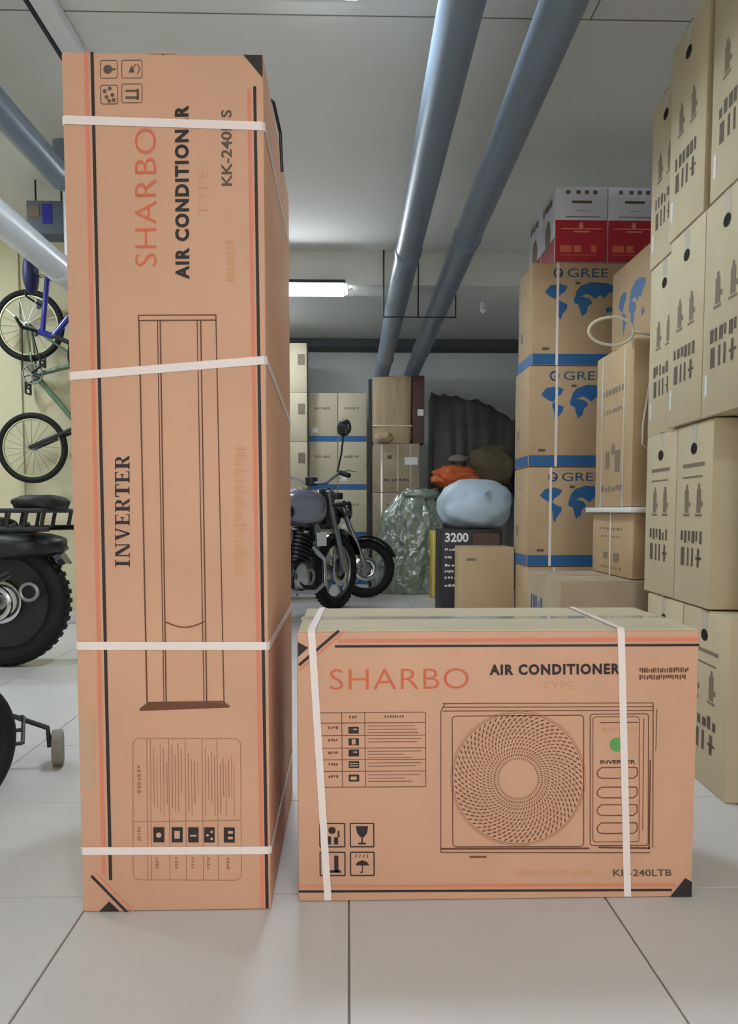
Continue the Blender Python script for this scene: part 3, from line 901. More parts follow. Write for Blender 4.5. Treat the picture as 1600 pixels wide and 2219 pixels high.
# ------------------------------------------------------------------ red and white cartons on top
def red_white(label, corner):
    size = (0.283, 0.30, 0.402)
    W, D, H = size
    t = carton('appliance_carton', label, corner, size, 0, 'carton_white', 'red and white cartons on the map carton stack', tape=None)
    Ink().rect(0.002, 0.004, W - 0.002, H * 0.56).put('red_panel', 'carton_red', t, size, 'F')
    Ink().rect(0.002, 0.004, D * 0.98, H * 0.34).put('side_red_panel', 'carton_red', t, size, 'L')
    k = Ink()
    for x in (0.2, 0.4, 0.56, 0.72):
        k.rect(W * x, H * 0.9, W * (x + 0.08), H * 0.95)
    k.rect(W * 0.32, H * 0.78, W * 0.7, H * 0.815).rect(W * 0.4, H * 0.68, W * 0.66, H * 0.685).rect(W * 0.2, H * 0.6, W * 0.86, H * 0.61)
    k.put('grey_print', 'ink_grey_dark', t, size, 'F', stuff=True)
    Ink().rect(W * 0.12, H * 0.44, W * 0.9, H * 0.455).rect(W * 0.46, H * 0.455, W * 0.54, H * 0.53).rect(W * 0.36, H * 0.4, W * 0.66, H * 0.42).put('white_print', 'ink_pink', t, size, 'F', 0.0014, stuff=True)
    k = Ink()
    for a, b in ((0.1, 0.32), (0.36, 0.5), (0.7, 0.8)):
        k.rect(W * a, H * 0.14, W * b, H * 0.23)
    k.rect(W * 0.1, H * 0.1, W * 0.8, H * 0.11)
    k.put('orange_print', 'ink_red', t, size, 'F', 0.0014, stuff=True)
    Ink().disc(D * 0.5, H * 0.45, D * 0.2, 20, H * 0.22).put('side_picture', 'ink_grey', t, size, 'L', 0.0014)
    Ink().ticks(D * 0.15, H * 0.8, D * 0.85, H * 0.9, 5, 3).put('side_lettering', 'ink_grey_dark', t, size, 'L', 0.0014, stuff=True)
    return t
red_white('red and white carton at the front left on the map carton stack', (1.118, 4.315, 2.192))
red_white('red and white carton at the front right on the map carton stack', (1.405, 4.315, 2.192))
red_white('red and white carton behind the front left one on the stack', (1.118, 4.622, 2.192))

# ------------------------------------------------------------------ low goods left of the map stack
sz = (0.315, 0.28, 0.640)
t = carton('tan_carton', 'plain tan carton standing in front of the black printed carton', (0.665, 4.60, 0), sz, 0, 'board_brown')
Ink().rect(0.03, 0.56, 0.09, 0.575).ticks(0.16, 0.05, 0.29, 0.07, 8, 2).put('printed_marks', 'ink_grey', t, sz, 'F', stuff=True)
sz = (0.385, 0.36, 0.738)
t = carton('black_carton', 'black carton with white printed figures under the pale blue sack', (0.596, 4.98, 0), sz, 0, 'carton_black', tape=None)
Ink().text('3200', 0.02, 0.655, 0.17, 0.715, False, 0.03, False).put('white_lettering', 'ink_white', t, sz, 'F')
k = Ink()
for i, y in enumerate((0.6, 0.55, 0.5, 0.46, 0.42, 0.37)):
    k.ticks(0.02, y, 0.02 + (0.07, 0.05, 0.11, 0.06, 0.1, 0.12)[i], y + 0.016, 5, i)
k.put('white_print', 'ink_white', t, sz, 'F', stuff=True)
Ink().rect(0.2, 0.62, 0.37, 0.71).put('picture_print', 'maroon_board', t, sz, 'F')
Ink().rect(0.19, 0.08, 0.37, 0.2).put('lower_print', 'maroon_board', t, sz, 'F')
t = thing('sack', 'bulging pale blue plastic sack lying on the black carton', 'sack', (0.835, 5.17, 0.738))
MB().blob((0, 0, 0.155), (0.232, 0.18, 0.165), 0.12, 1.6, 4, 4, 2.5, -0.145).build('body', 'blue_sack', t, True, angle=180)
MB().tube([(0.05, -0.17, 0.23), (0.045, -0.2, 0.235), (0.05, -0.215, 0.225)], [0.02, 0.012, 0.022], 8).build('knot', 'blue_sack', t, True)
sz = (0.36, 0.16, 0.665)
t = carton('yellow_carton', 'yellow carton standing beside the clear plastic sack', (0.815, 7.66, 0), sz, 0, 'yellow_board', tape=None)
Ink().rect(0.012, 0.012, 0.024, 0.66).put('pale_edge', 'ink_white', t, sz, 'F')

# ------------------------------------------------------------------ goods at the back
G2 = 'pale cartons along the back wall'
for c_ in range(2):
    for r_ in range(4):
        col = ('left', 'right')[c_]
        row = ('bottom', 'second', 'third', 'top')[r_]
        gree('pale blue-banded carton at the back wall, %s row, %s of two' % (row, col), (-0.447 + c_ * 0.333, 9.12, r_ * 0.552), (0.328, 0.36, 0.55), r_ * 2 + c_, 0.1, G2, False)
for r_ in range(5):
    row = ('bottom', 'second', 'third', 'fourth', 'topmost')[r_]
    sz = (0.44, 0.34, 0.543)
    t = carton('pale_carton', 'pale carton just right of the tall carton at the back, %s of its column' % row, (-0.90, 8.9, r_ * 0.545), sz, 0, 'board_pale', 'column of pale cartons at the back')
    Ink().rect(0.34, 0.3, 0.42, 0.42).put('printed_mark', 'ink_grey', t, sz, 'F')
po = MB().box(0.226, 8.72, 0.0, 0.262, 8.76, 2.3, 0.003).build('black_gap_strip', 'steel_dark', None)  # dark upright standing in for the shaded gap between cartons
tag(po, 'shadow gap drawn as a thin dark upright post left of the wrapped package stack', 'strip')
for r_ in range(3):
    row = ('bottom', 'middle', 'upper')[r_]
    sz = (0.50, 0.36, 0.527)
    t = carton('brown_carton', 'taped brown carton under the wrapped package, %s of three' % row, (0.275, 8.57, r_ * 0.529), sz, 0, 'board_dull', 'brown cartons under the wrapped package')
    Ink().rect(0.08, 0.0, 0.1, 0.52).rect(0.26, 0, 0.27, 0.52).rect(0.4, 0, 0.41, 0.52).put('strap', 'clear_tape', t, sz, 'F', 0.0014, each=True)
    Ink().rect(0.15, 0.36, 0.2, 0.4).ticks(0.12, 0.12, 0.4, 0.15, 7, r_).put('printed_marks', 'ink_grey_dark', t, sz, 'F', stuff=True)
    if r_ == 2:
        Ink().rect(0.34, 0.3, 0.48, 0.38).put('sticker', 'sticker_white', t, sz, 'F', 0.002)
t = thing('wrapped_package', 'crumpled kraft paper wrapped package on top of the taped brown cartons', 'package', (0.48, 8.68, 1.588))
bm_ = MB()
nx, nz = 26, 16
W_, H_, D_ = 0.42, 0.715, 0.24
V = []; F_ = []
per = []
for i in range(nx):
    a = 2 * PI * i / nx
    ca, sa = math.cos(a), math.sin(a)
    per.append((math.copysign(abs(ca) ** 0.35, ca) * W_ / 2, math.copysign(abs(sa) ** 0.35, sa) * D_ / 2, a))
for j in range(nz + 1):
    z = H_ * j / nz
    for (x, y, a) in per:
        kf = 1 + 0.06 * noise.noise(Vector((math.cos(a) * 3, math.sin(a) * 3, z * 2.2))) - (0.1 if j == 0 else 0) 
        zz = z + (0.03 * noise.noise(Vector((x * 6, y * 6, 3))) if j == nz else 0)
        V.append((x * kf, y * kf, max(0.001, min(zz, 0.722))))
for j in range(nz):
    for i in range(nx):
        F_.append((j * nx + i, j * nx + (i + 1) % nx, (j + 1) * nx + (i + 1) % nx, (j + 1) * nx + i))
F_.append(tuple(range(nx))); F_.append(tuple(nz * nx + i for i in range(nx)))
bm_.add(V, F_).build('wrapping', 'kraft_wrap', t, True, angle=60)
MB().box(-0.215, -0.128, 0.18, 0.215, 0.128, 0.195, 0.004).build('binding_tape', 'clear_tape', t)
MB().blob((-0.09, -0.13, 0.06), (0.1, 0.04, 0.06), 0.4, 3, 2, 3).build('torn_paper', 'kraft_wrap', t, True, angle=180)
t = thing('dark_board_pack', 'maroon-brown flat pack with white label beside the wrapped package', 'flat pack', (0.765, 8.72, 1.588))
MB().box(-0.065, -0.12, 0.0, 0.065, 0.12, 0.73, 0.004).build('board', 'maroon_board', t, True)
MB().box(-0.01, -0.1225, 0.30, 0.055, -0.1205, 0.37).build('label_sticker', 'sticker_white', t)

# clear plastic sack
t = thing('plastic_sack', 'large shiny clear grey-green plastic sack standing on the floor', 'sack', (0.64, 8.24, 0))
V = []; F_ = []
nr, na = 110, 200
for j in range(nr + 1):
    v = j / nr
    z = 1.02 * v
    for i in range(na):
        a = 2 * PI * i / na
        ca, sa = math.cos(a), math.sin(a)
        rx = 0.36 * (1.02 - 0.18 * v) * (1 if v < 0.8 else 1 - (v - 0.8) * 2.2)
        ry = 0.25 * (1.0 - 0.25 * v) * (1 if v < 0.8 else 1 - (v - 0.8) * 2.2)
        p = Vector((ca * 2.2, sa * 2.2, z * 2.4))
        kf = 1 + 0.12 * noise.noise(p) - 0.16 * abs(noise.noise(p * 1.7)) - 0.14 * abs(noise.noise(p * 3.4 + Vector((2, 1, 4)))) - 0.08 * abs(noise.noise(p * 7.0)) - 0.04 * abs(noise.noise(p * 14.0)) + 0.1
        x = math.copysign(abs(ca) ** 0.7, ca) * rx * kf
        y = math.copysign(abs(sa) ** 0.7, sa) * ry * kf
        V.append((x + 0.06 * v, y, max(0.002, z + (0.05 * noise.noise(p * 1.5 + Vector((5, 5, 5))) if 0 < j else 0))))
for j in range(nr):
    for i in range(na):
        F_.append((j * na + i, j * na + (i + 1) % na, (j + 1) * na + (i + 1) % na, (j + 1) * na + i))
F_.append(tuple(range(na))); F_.append(tuple(nr * na + i for i in range(na)))
MB().add(V, F_).build('body', 'poly_sack', t, True, angle=180)
MB().blob((0.12, -0.08, 1.03), (0.2, 0.1, 0.055), 0.5, 3, 6, 3).build('gathered_neck', 'poly_sack', t, True, angle=180)

# dark tarpaulin heap with soft goods in front
t = thing('tarpaulin_heap', 'big black tarpaulin heap piled against the back wall', 'tarpaulin', (1.5, 9.1, 0))
V = []; F_ = []
prof = [(-0.62, 0.0), (-0.62, 0.55), (-0.60, 1.0), (-0.38, 1.06), (-0.22, 1.1), (-0.20, 1.5), (-0.17, 1.85), (-0.08, 0.985), (0.12, 1.0), (0.38, 0.96), (0.44, 0.5), (0.44, 0.0)]
top = lambda x: 2.20 - 0.10 * max(0, x + 0.2) - 0.12 / (1 + math.exp(-(x - 0.05) * 14)) - 0.12 / (1 + math.exp(-(x - 0.32) * 14))
nxs = 90
for i in range(nxs + 1):
    x = -0.53 + 1.27 * i / nxs
    T_ = top(x)
    for q, (y, z) in enumerate(prof):
        zz = z
        if q >= 6:
            zz = (z if z <= 1.0 else z / 1.85) * T_
            if q == 6:
                zz = 0.93 * T_
        n_ = noise.noise(Vector((x * 4, y * 4, zz * 3))) + 0.8 * (0.5 - abs(noise.noise(Vector((x * 7 + zz * 2, 3, zz * 2)))) * 2)
        zz2 = max(0.0, zz + 0.05 * n_) if z > 0 else 0.001
        V.append((x, y + (0.06 * n_ if 0 < q < len(prof) - 2 else 0), zz2))
n_p = len(prof)
for i in range(nxs):
    for q in range(n_p - 1):
        F_.append((i * n_p + q, i * n_p + q + 1, (i + 1) * n_p + q + 1, (i + 1) * n_p + q))
F_.append(tuple(range(n_p))); F_.append(tuple(nxs * n_p + q for q in range(n_p)))
MB().add(V, F_).build('sheet', 'tarp_black', t, True, angle=70)
o = MB().blob((1.57, 8.70, 1.33), (0.24, 0.11, 0.23), 0.28, 1.7, 3, 4, 2.4, -0.18).build('soft_bundle', 'cloth_olive', None, True, angle=180)
tag(o, 'olive brown soft bundle on the ledge of the black tarpaulin heap', 'bundle')
o = MB().blob((2.04, 8.66, 1.3), (0.17, 0.13, 0.2), 0.3, 2, 9, 4, 2.0, -0.16).build('soft_bundle', 'cloth_dark', None, True, angle=180)
tag(o, 'dark brown soft bundle beside the olive one', 'bundle')
o = MB().blob((1.16, 8.53, 1.22), (0.24, 0.08, 0.12), 0.45, 2.4, 5, 4, 2.0, -0.1).build('orange_bag', 'bag_orange', None, True, angle=180)
tag(o, 'crumpled orange bag in front of the black tarpaulin heap', 'bag')
o = MB().blob((1.20, 8.53, 1.42), (0.12, 0.06, 0.04), 0.4, 3, 8, 3).build('pale_cloth', 'grey_plastic', None, True, angle=180)
tag(o, 'small pale grey cloth lying on the orange bag', 'cloth')

# ------------------------------------------------------------------ motorcycles (forward = +x, up = z)
def wheel(t, name, c, R, tr, spokes=5, rimm='alloy', disc=True, width=1.1):
    w = MB().torus(c, R - tr, tr, 'y', 44, 12, width)
    # tread blocks
    for i in range(44):
        a = 2 * PI * i / 44
        ca, sa = math.cos(a), math.sin(a)
        p = Vector(c) + Vector((ca * (R - 0.004), 0, sa * (R - 0.004)))
        tx = Vector((-sa, 0, ca)) * 0.012
        rad = Vector((ca, 0, sa)) * 0.006
        for s_ in (-1, 1):
            q = p + Vector((0, s_ * tr * 0.45, 0))
            yv = Vector((0, tr * 0.28, 0))
            w.add([q + tx * e1 + rad * e2 + yv * e3 for e1 in (-1, 1) for e2 in (-1, 0.6) for e3 in (-1, 1)],
                  [(0, 1, 3, 2), (4, 6, 7, 5), (0, 4, 5, 1), (2, 3, 7, 6), (0, 2, 6, 4), (1, 5, 7, 3)])
    o = w.build(name, 'black_rubber', t, True)
    r = MB().torus(c, R - 2 * tr + 0.004, 0.012, 'y', 40, 8, 2.2)
    for i in range(spokes):
        a = 2 * PI * i / spokes + 0.3
        d = Vector((math.cos(a), 0, math.sin(a)))
        n_ = Vector((-math.sin(a), 0, math.cos(a)))
        r.tube([Vector(c) + d * 0.03 + n_ * 0.012, Vector(c) + d * (R - 2 * tr)], [0.016, 0.01], 7)
        r.tube([Vector(c) + d * 0.03 - n_ * 0.012, Vector(c) + d * (R - 2 * tr) - n_ * 0.03], [0.012, 0.008], 7)
    r.lathe(c, [(0.04, -0.05), (0.045, -0.02), (0.045, 0.02), (0.04, 0.05)], 'y', 16)
    r.build('rim', rimm, o, True)
    if disc:
        for s_ in (-1, 1):
            MB().torus((c[0], c[1] + s_ * 0.055, c[2]), 0.095, 0.022, 'y', 36, 6, 0.1).build('brake_disc', 'chrome', o, True)
    return o

def motorcycle(label, loc, rotz, tank='tank_silver', R=0.30, rack=False, plate=True, group=None, mirrors=True):
    t = thing('motorcycle', label, 'motorcycle', loc, rotz, group)
    wb = 0.64
    fc, rc = (wb, 0, R), (-wb, 0, R)
    wheel(t, 'front_wheel', fc, R, 0.045)
    wheel(t, 'rear_wheel', rc, R, 0.058)
    head = Vector((0.36, 0, 0.88))
    f = MB()
    f.tube([head, (0.15, 0, 0.62), (-0.1, 0, 0.62), (-0.3, 0, 0.66), (-0.72, 0, 0.76)], 0.022, 8)
    f.tube([head - Vector((0, 0, 0.06)), (0.27, 0, 0.5), (0.2, 0, 0.24), (-0.2, 0, 0.24), (-0.26, 0, 0.4), (-0.3, 0, 0.66)], 0.02, 8)
    for s_ in (-1, 1):
        f.tube([(-0.26, s_ * 0.06, 0.36), (-wb, s_ * 0.09, R)], 0.02, 8)
        f.tube([(-0.3, s_ * 0.07, 0.62), (-wb - 0.12, s_ * 0.08, 0.78)], 0.014, 8)
    f.build('frame', 'black_plastic', t, True)
    for s_ in (-1, 1):
        MB().tube([(0.40, s_ * 0.085, 0.93), (0.50, s_ * 0.085, 0.66), (0.51, s_ * 0.085, 0.64), (wb, s_ * 0.085, R)], [0.019, 0.019, 0.027, 0.025], 10).build('fork_leg', 'alloy', t, True)
        sh = MB()
        a, b = Vector((-0.36, s_ * 0.12, 0.68)), Vector((-wb + 0.04, s_ * 0.12, R + 0.02))
        sh.tube([a, b], 0.014, 8)
        for i in range(9):
            p = a.lerp(b, 0.1 + 0.065 * i)
            sh.torus(p, 0.024, 0.006, 'y', 12, 6)
        sh.build('shock_absorber', 'chrome', t, True)
    # engine with cooling fins and cover
    e = MB().box(-0.2, -0.12, 0.2, 0.17, 0.12, 0.42, 0.035, 3)
    e.tube([(0.06, 0, 0.4), (0.13, 0, 0.6)], 0.075, 14)
    for i in range(7):
        p = Vector((0.065, 0, 0.415)).lerp(Vector((0.125, 0, 0.585)), i / 6)
        e.tube([p, p + Vector((0.004, 0, 0.010))], 0.105, 14)
    en = e.build('engine', 'engine_metal', t, True)
    for s_ in (-1, 1):
        MB().lathe((-0.05, s_ * 0.12, 0.31), [(0.1, 0.0), (0.098, s_ * 0.025), (0.08, s_ * 0.04), (0.02, s_ * 0.044)], 'y', 28).build('engine_cover', 'chrome', en, True)
        MB().torus((0.08, s_ * 0.125, 0.3), 0.05, 0.014, 'y', 24, 8).build('cover_ring', 'alloy', en, True)
    # tank, seat, side panels
    tk = MB().blob((0.13, 0, 0.80), (0.27, 0.15, 0.14), 0.02, 1, 1, 4, 2.6)
    tko = tk.build('fuel_tank', tank, t, True, angle=180)
    MB().lathe((0.16, 0, 0.93), [(0.035, 0.0), (0.035, 0.016), (0.02, 0.02)], 'z', 18).build('filler_cap', 'chrome', tko, True)
    MB().blob((-0.36, 0, 0.77), (0.36, 0.13, 0.06), 0.02, 1, 2, 4, 3.0).build('seat', 'seat_vinyl', t, True, angle=180)
    for s_ in (-1, 1):
        MB().blob((-0.3, s_ * 0.12, 0.6), (0.17, 0.025, 0.09), 0.04, 1, 3, 3, 2.4).build('side_panel', tank, t, True, angle=180)
    # fenders
    for nm, c_, a0, a1, rr in (('front_fender', fc, 20, 150, R + 0.03), ('rear_fender', rc, 10, 150, R + 0.05)):
        fb = MB(); n_ = 18; vs = []
        for i in range(n_ + 1):
            a = math.radians(a0 + (a1 - a0) * i / n_)
            for s_, dr in ((-0.075, -0.02), (-0.05, 0.006), (0.05, 0.006), (0.075, -0.02)):
                vs.append((c_[0] + math.cos(a) * (rr + dr), s_, c_[2] + math.sin(a) * (rr + dr)))
        fs = [(i * 4 + k_, i * 4 + k_ + 1, i * 4 + k_ + 5, i * 4 + k_ + 4) for i in range(n_) for k_ in range(3)]
        fb.add(vs, fs).build(nm, 'black_gloss', t, True)
    # exhaust
    MB().tube([(0.14, -0.1, 0.52), (0.27, -0.13, 0.42), (0.26, -0.14, 0.24), (0.1, -0.15, 0.19), (-0.2, -0.16, 0.22), (-0.32, -0.16, 0.26)], 0.02, 10).build('exhaust_pipe', 'chrome', t, True)
    MB().tube([(-0.3, -0.165, 0.26), (-0.36, -0.165, 0.275), (-0.78, -0.175, 0.36), (-0.82, -0.175, 0.37)], [0.025, 0.05, 0.055, 0.04], 14).build('silencer', 'chrome', t, True)
    # handlebar, lights, mirrors
    hb = MB().tube([(0.2, -0.38, 1.03), (0.28, -0.26, 1.06), (0.36, -0.1, 0.99), (0.37, 0.1, 0.99), (0.28, 0.26, 1.06), (0.2, 0.38, 1.03)], 0.012, 8).build('handlebar', 'chrome', t, True)
    for s_ in (-1, 1):
        MB().tube([(0.2, s_ * 0.385, 1.03), (0.26, s_ * 0.28, 1.055)], 0.018, 10).build('grip', 'black_rubber', hb, True)
        MB().tube([(0.28, s_ * 0.24, 1.06), (0.32, s_ * 0.32, 1.075), (0.27, s_ * 0.4, 1.06)], 0.006, 6).build('lever', 'alloy', hb, True)
        if mirrors:
            mo = MB().tube([(0.28, s_ * 0.24, 1.06), (0.29, s_ * 0.27, 1.2), (0.27, s_ * 0.3, 1.33)], 0.007, 8).build('mirror', 'black_plastic', t, True)
            MB().blob((0.26, s_ * 0.31, 1.38), (0.028, 0.06, 0.065), 0.02, 1, 1, 3).build('mirror_head', 'black_gloss', mo, True)
    hl = MB().lathe((0.46, 0, 0.86), [(0.04, -0.1), (0.085, -0.04), (0.092, 0.02), (0.088, 0.035)], 'x', 24).build('headlight', 'black_gloss', t, True)
    MB().lathe((0.497, 0, 0.86), [(0.08, 0.0), (0.06, 0.012), (0.02, 0.018)], 'x', 24).build('lens', 'chrome', hl, True)
    MB().lathe((0.38, 0.05, 1.0), [(0.045, -0.03), (0.048, 0.03), (0.03, 0.035)], 'z', 18).build('gauge', 'black_plastic', t, True)
    MB().box(-0.82, -0.05, 0.7, -0.76, 0.05, 0.77, 0.012).build('tail_lamp', 'brake_red', t, True)
    for s_ in (-1, 1):
        MB().tube([(0.44, s_ * 0.1, 0.82), (0.45, s_ * 0.2, 0.83)], [0.01, 0.03], 10).build('indicator', 'engine_metal', t, True)
        MB().tube([(-0.05, s_ * 0.12, 0.24), (-0.05, s_ * 0.26, 0.24)], 0.013, 8).build('foot_peg', 'black_rubber', t, True)
    MB().tube([(-0.08, 0.12, 0.26), (-0.02, 0.22, 0.01)], 0.011, 8).build('side_stand', 'black_plastic', t, True)
    if plate:
        MB().box(0.12, -0.17, 0.52, 0.24, -0.162, 0.62).build('paper_tag', 'sticker_white', t)
    if rack:
        rk = MB()
        for s_ in (-0.2, -0.1, 0.0, 0.1, 0.2):
            rk.tube([(-0.95, s_, 0.855), (-0.4, s_, 0.855)], 0.012, 8)
        rk.tube([(-0.95, -0.2, 0.855), (-0.95, 0.2, 0.855)], 0.012, 8).tube([(-0.4, -0.2, 0.855), (-0.4, 0.2, 0.855)], 0.012, 8)
        for s_ in (-0.2, 0.2):
            for x in (-0.95, -0.86, -0.77, -0.68, -0.59, -0.5, -0.4):
                rk.tube([(x, s_, 0.855), (x + 0.02, s_, 0.76)], 0.011, 8)
            rk.tube([(-0.97, s_, 0.76), (-0.35, s_, 0.75)], 0.015, 8)
            rk.tube([(-0.6, s_ * 0.6, 0.68), (-0.6, s_, 0.76)], 0.012, 8)
        MB().blob((-0.62, 0, 0.665), (0.36, 0.2, 0.075), 0.05, 2, 4, 4, 3.0).build('mud_cover', 'black_plastic', t, True, angle=180)
        for s_ in (-1, 1):
            MB().blob((-0.3, s_ * 0.16, 0.52), (0.24, 0.05, 0.17), 0.06, 2, 5, 4, 2.6).build('side_cowl', 'black_plastic', t, True, angle=180)
            MB().torus((-0.64, s_ * 0.12, 0.36), 0.085, 0.016, 'y', 32, 8).build('chrome_ring', 'chrome', t, True)
            MB().torus((-0.82, s_ * 0.1, 0.42), 0.045, 0.012, 'y', 28, 8).build('small_ring', 'alloy', t, True)
        MB().lathe((-0.64, 0, R), [(0.255, -0.03), (0.255, 0.03)], 'y', 40).build('wheel_cover', 'black_plastic', t, True)
        rk.build('luggage_rack', 'black_plastic', t, True)
        MB().blob((-0.86, 0, 0.895), (0.13, 0.17, 0.045), 0.1, 2, 3, 3, 3).build('back_pad', 'seat_vinyl', t, True, angle=180)
    return t

ma = motorcycle('motorcycle with a silver tank parked in the aisle behind the tall carton', (-0.47, 6.25, 0), math.radians(60), 'tank_silver', 0.30, False, True, 'motorcycles at the back')
motorcycle('black motorcycle behind the silver-tanked one, front wheel towards the clear sack', (-0.47, 7.66, 0), math.radians(6), 'tank_black', 0.29, False, False, 'motorcycles at the back', False)
ma.scale = (1.1, 1.1, 1.1)
mt = motorcycle('black motorcycle with a luggage rack cut by the left edge', (-2.53, 4.33, 0), math.radians(180), 'tank_black', 0.36, True, False)

# ------------------------------------------------------------------ bicycles (forward = +x, up = z, hubs at z = 0)
def bicycle(name, label, R, wb, frame_m, rim_m='alloy', group=None):
    t = thing(name, label, 'bicycle', (0, 0, 0), 0, group)
    for nm, x in (('front_wheel', wb), ('rear_wheel', 0.0)):
        ty = MB().torus((x, 0, 0), R - 0.022, 0.022, 'y', 48, 10).build(nm, 'black_rubber', t, True)
        MB().torus((x, 0, 0), R - 0.048, 0.008, 'y', 48, 6, 1.4).build('rim', rim_m, ty, True)
        sp = MB()
        for i in range(20):
            a = 2 * PI * i / 20
            sp.tube([(x + 0.02 * math.cos(a + 0.6), 0.012 * (-1) ** i, 0.02 * math.sin(a + 0.6)), (x + (R - 0.05) * math.cos(a), 0, (R - 0.05) * math.sin(a))], 0.0018, 5)
        sp.tube([(x, -0.05, 0), (x, 0.05, 0)], 0.016, 10)
        sp.build('spokes', 'alloy', ty, True)
    bb = Vector((wb * 0.40, 0, wb * 0.04)); st = Vector((wb * 0.30, 0, wb * 0.44)); hd = Vector((wb * 0.80, 0, wb * 0.50)); hl = Vector((wb * 0.83, 0, wb * 0.40))
    f = MB().tube([bb, hl], 0.02, 10).tube([st, hd], 0.017, 10).tube([bb, st], 0.017, 10).tube([hd + (hd - hl) * 0.3, hl], 0.021, 10)
    for s_ in (-1, 1):
        f.tube([(0, s_ * 0.055, 0), bb + Vector((0, s_ * 0.03, 0))], 0.009, 8).tube([(0, s_ * 0.055, 0), st + Vector((0, s_ * 0.02, 0))], 0.008, 8)
    f.build('frame', frame_m, t, True)
    fk = MB()
    for s_ in (-1, 1):
        fk.tube([hl, hl + Vector((0.01, s_ * 0.05, -0.03)), (wb, s_ * 0.055, 0)], 0.013, 8)
    fk.build('fork', 'black_plastic', t, True)
    MB().tube([st, st + (st - bb) * 0.32], 0.012, 8).build('seat_post', 'chrome', t, True)
    sp = st + (st - bb) * 0.34
    MB().blob(sp + Vector((0.0, 0, 0.01)), (0.135, 0.075, 0.045), 0.05, 1, 1, 3, 2.2).build('saddle', 'saddle_navy', t, True, angle=180)
    hb = hd + (hd - hl) * 0.55
    MB().tube([hb + Vector((-0.04, -0.2, 0.05)), hb + Vector((0, -0.12, 0.05)), hb, hb + Vector((0, 0.12, 0.05)), hb + Vector((-0.04, 0.2, 0.05))], 0.011, 8).build('handlebar', 'black_plastic', t, True)
    cr = MB().torus(bb + Vector((0, -0.045, 0)), 0.07, 0.006, 'y', 32, 6)
    for i in range(5):
        a = 2 * PI * i / 5
        cr.tube([bb + Vector((0, -0.045, 0)), bb + Vector((0.07 * math.cos(a), -0.045, 0.07 * math.sin(a)))], 0.006, 6)
    cr.tube([bb + Vector((0, -0.07, 0)), bb + Vector((0, 0.07, 0))], 0.015, 10)
    cr.build('chainring', 'alloy', t, True)
    for s_, a in ((-1, 2.2), (1, 2.2 + PI)):
        e = bb + Vector((0.13 * math.cos(a), s_ * 0.075, 0.13 * math.sin(a)))
        c_ = MB().tube([bb + Vector((0, s_ * 0.07, 0)), e], 0.009, 8).build('crank', 'black_plastic', t, True)
        p = MB()
        y0, y1 = e.y + s_ * 0.01, e.y + s_ * 0.1
        for x_ in (-0.04, 0, 0.04):
            p.tube([(e.x + x_, y0, e.z), (e.x + x_, y1, e.z)], 0.007, 6)
        p.tube([(e.x - 0.04, y0, e.z), (e.x + 0.04, y0, e.z)], 0.008, 6).tube([(e.x - 0.04, y1, e.z), (e.x + 0.04, y1, e.z)], 0.008, 6)
        p.build('pedal', 'black_plastic', c_, True)
    ch = MB()
    b0 = bb + Vector((0, -0.045, 0))
    ch.tube([b0 + Vector((0, 0, 0.07)), (0, -0.045, 0.03)], 0.004, 6).tube([b0 - Vector((0, 0, 0.07)), (0, -0.045, -0.03)], 0.004, 6)
    ch.build('chain', 'steel_dark', t, True)
    return t

# green one hangs nose down: its forward points down, its top towards the right
bk = bicycle('hung_bicycle', 'green-framed bicycle hung nose down on the cream wall', 0.255, 0.87, 'frame_green', 'rim_pale', 'bicycles on the cream wall')
bk.rotation_euler = (0, PI / 2, 0)
bk.location = (-2.285, 5.785, 2.179)
bb_ = bicycle('hung_bicycle', 'blue bicycle hung on the cream wall, mostly behind the tall carton', 0.20, 0.72, 'frame_blue', 'rim_pale', 'bicycles on the cream wall')
bb_.rotation_euler = Matrix(((0, 0, -1), (0, -1, 0), (-1, 0, 0))).to_euler()
bb_.location = (-1.67, 5.36, 2.61)
t = thing('bicycle_hook', 'small dark wall hook holding the green bicycle by its rear wheel', 'hook', (-2.285, 6.0, 2.40), 0, 'bicycle hooks')
MB().box(-0.02, -0.012, -0.05, 0.02, -0.001, 0.05, 0.003).build('plate', 'steel_dark', t)
MB().tube([(0, -0.01, -0.02), (0, -0.2, -0.025), (0, -0.255, -0.02), (0, -0.26, 0.02)], 0.008, 8).build('arm', 'steel_dark', t, True)
t = thing('bicycle_hook', 'small dark ceiling hook holding the blue bicycle by its wheel', 'hook', (-1.67, 5.36, CEIL), 0, 'bicycle hooks')
MB().lathe((0, 0, 0), [(0.03, -0.012), (0.03, -0.001)], 'z', 16).build('plate', 'steel_dark', t)
MB().tube([(0, 0.045, -0.01), (0, 0.045, -0.14), (0, 0.03, -0.16), (0, -0.01, -0.165), (0, -0.02, -0.15)], 0.007, 8).build('arm', 'steel_dark', t, True)
t = thing('junction_box', 'grey hanging junction cabinet with a blue sticker beside the tall carton', 'cabinet', (-1.88, 5.10, 2.56))
MB().box(-0.1, -0.08, 0.0, 0.12, 0.08, 0.2, 0.006).build('case', 'cabinet_grey', t, True)
MB().box(-0.085, -0.084, 0.1, -0.02, -0.0805, 0.17, 0.001, 1).build('window_panel', 'ink_grey', t)
MB().box(0.0, -0.084, 0.06, 0.06, -0.0805, 0.18, 0.001, 1).build('blue_sticker', 'frame_blue', t)
for x in (-0.07, 0.09):
    MB().tube([(x, 0, 0.2), (x, 0, CEIL - 2.56 - 0.001)], 0.006, 8).build('hanger_rod', 'steel_dark', t)

# child's bicycle with a stabiliser, at the lower left edge (front wheel towards the camera)
t = thing('child_bicycle', "child's black bicycle with a stabiliser wheel at the lower left edge", 'bicycle', (-1.085, 2.13, 0), math.radians(109))
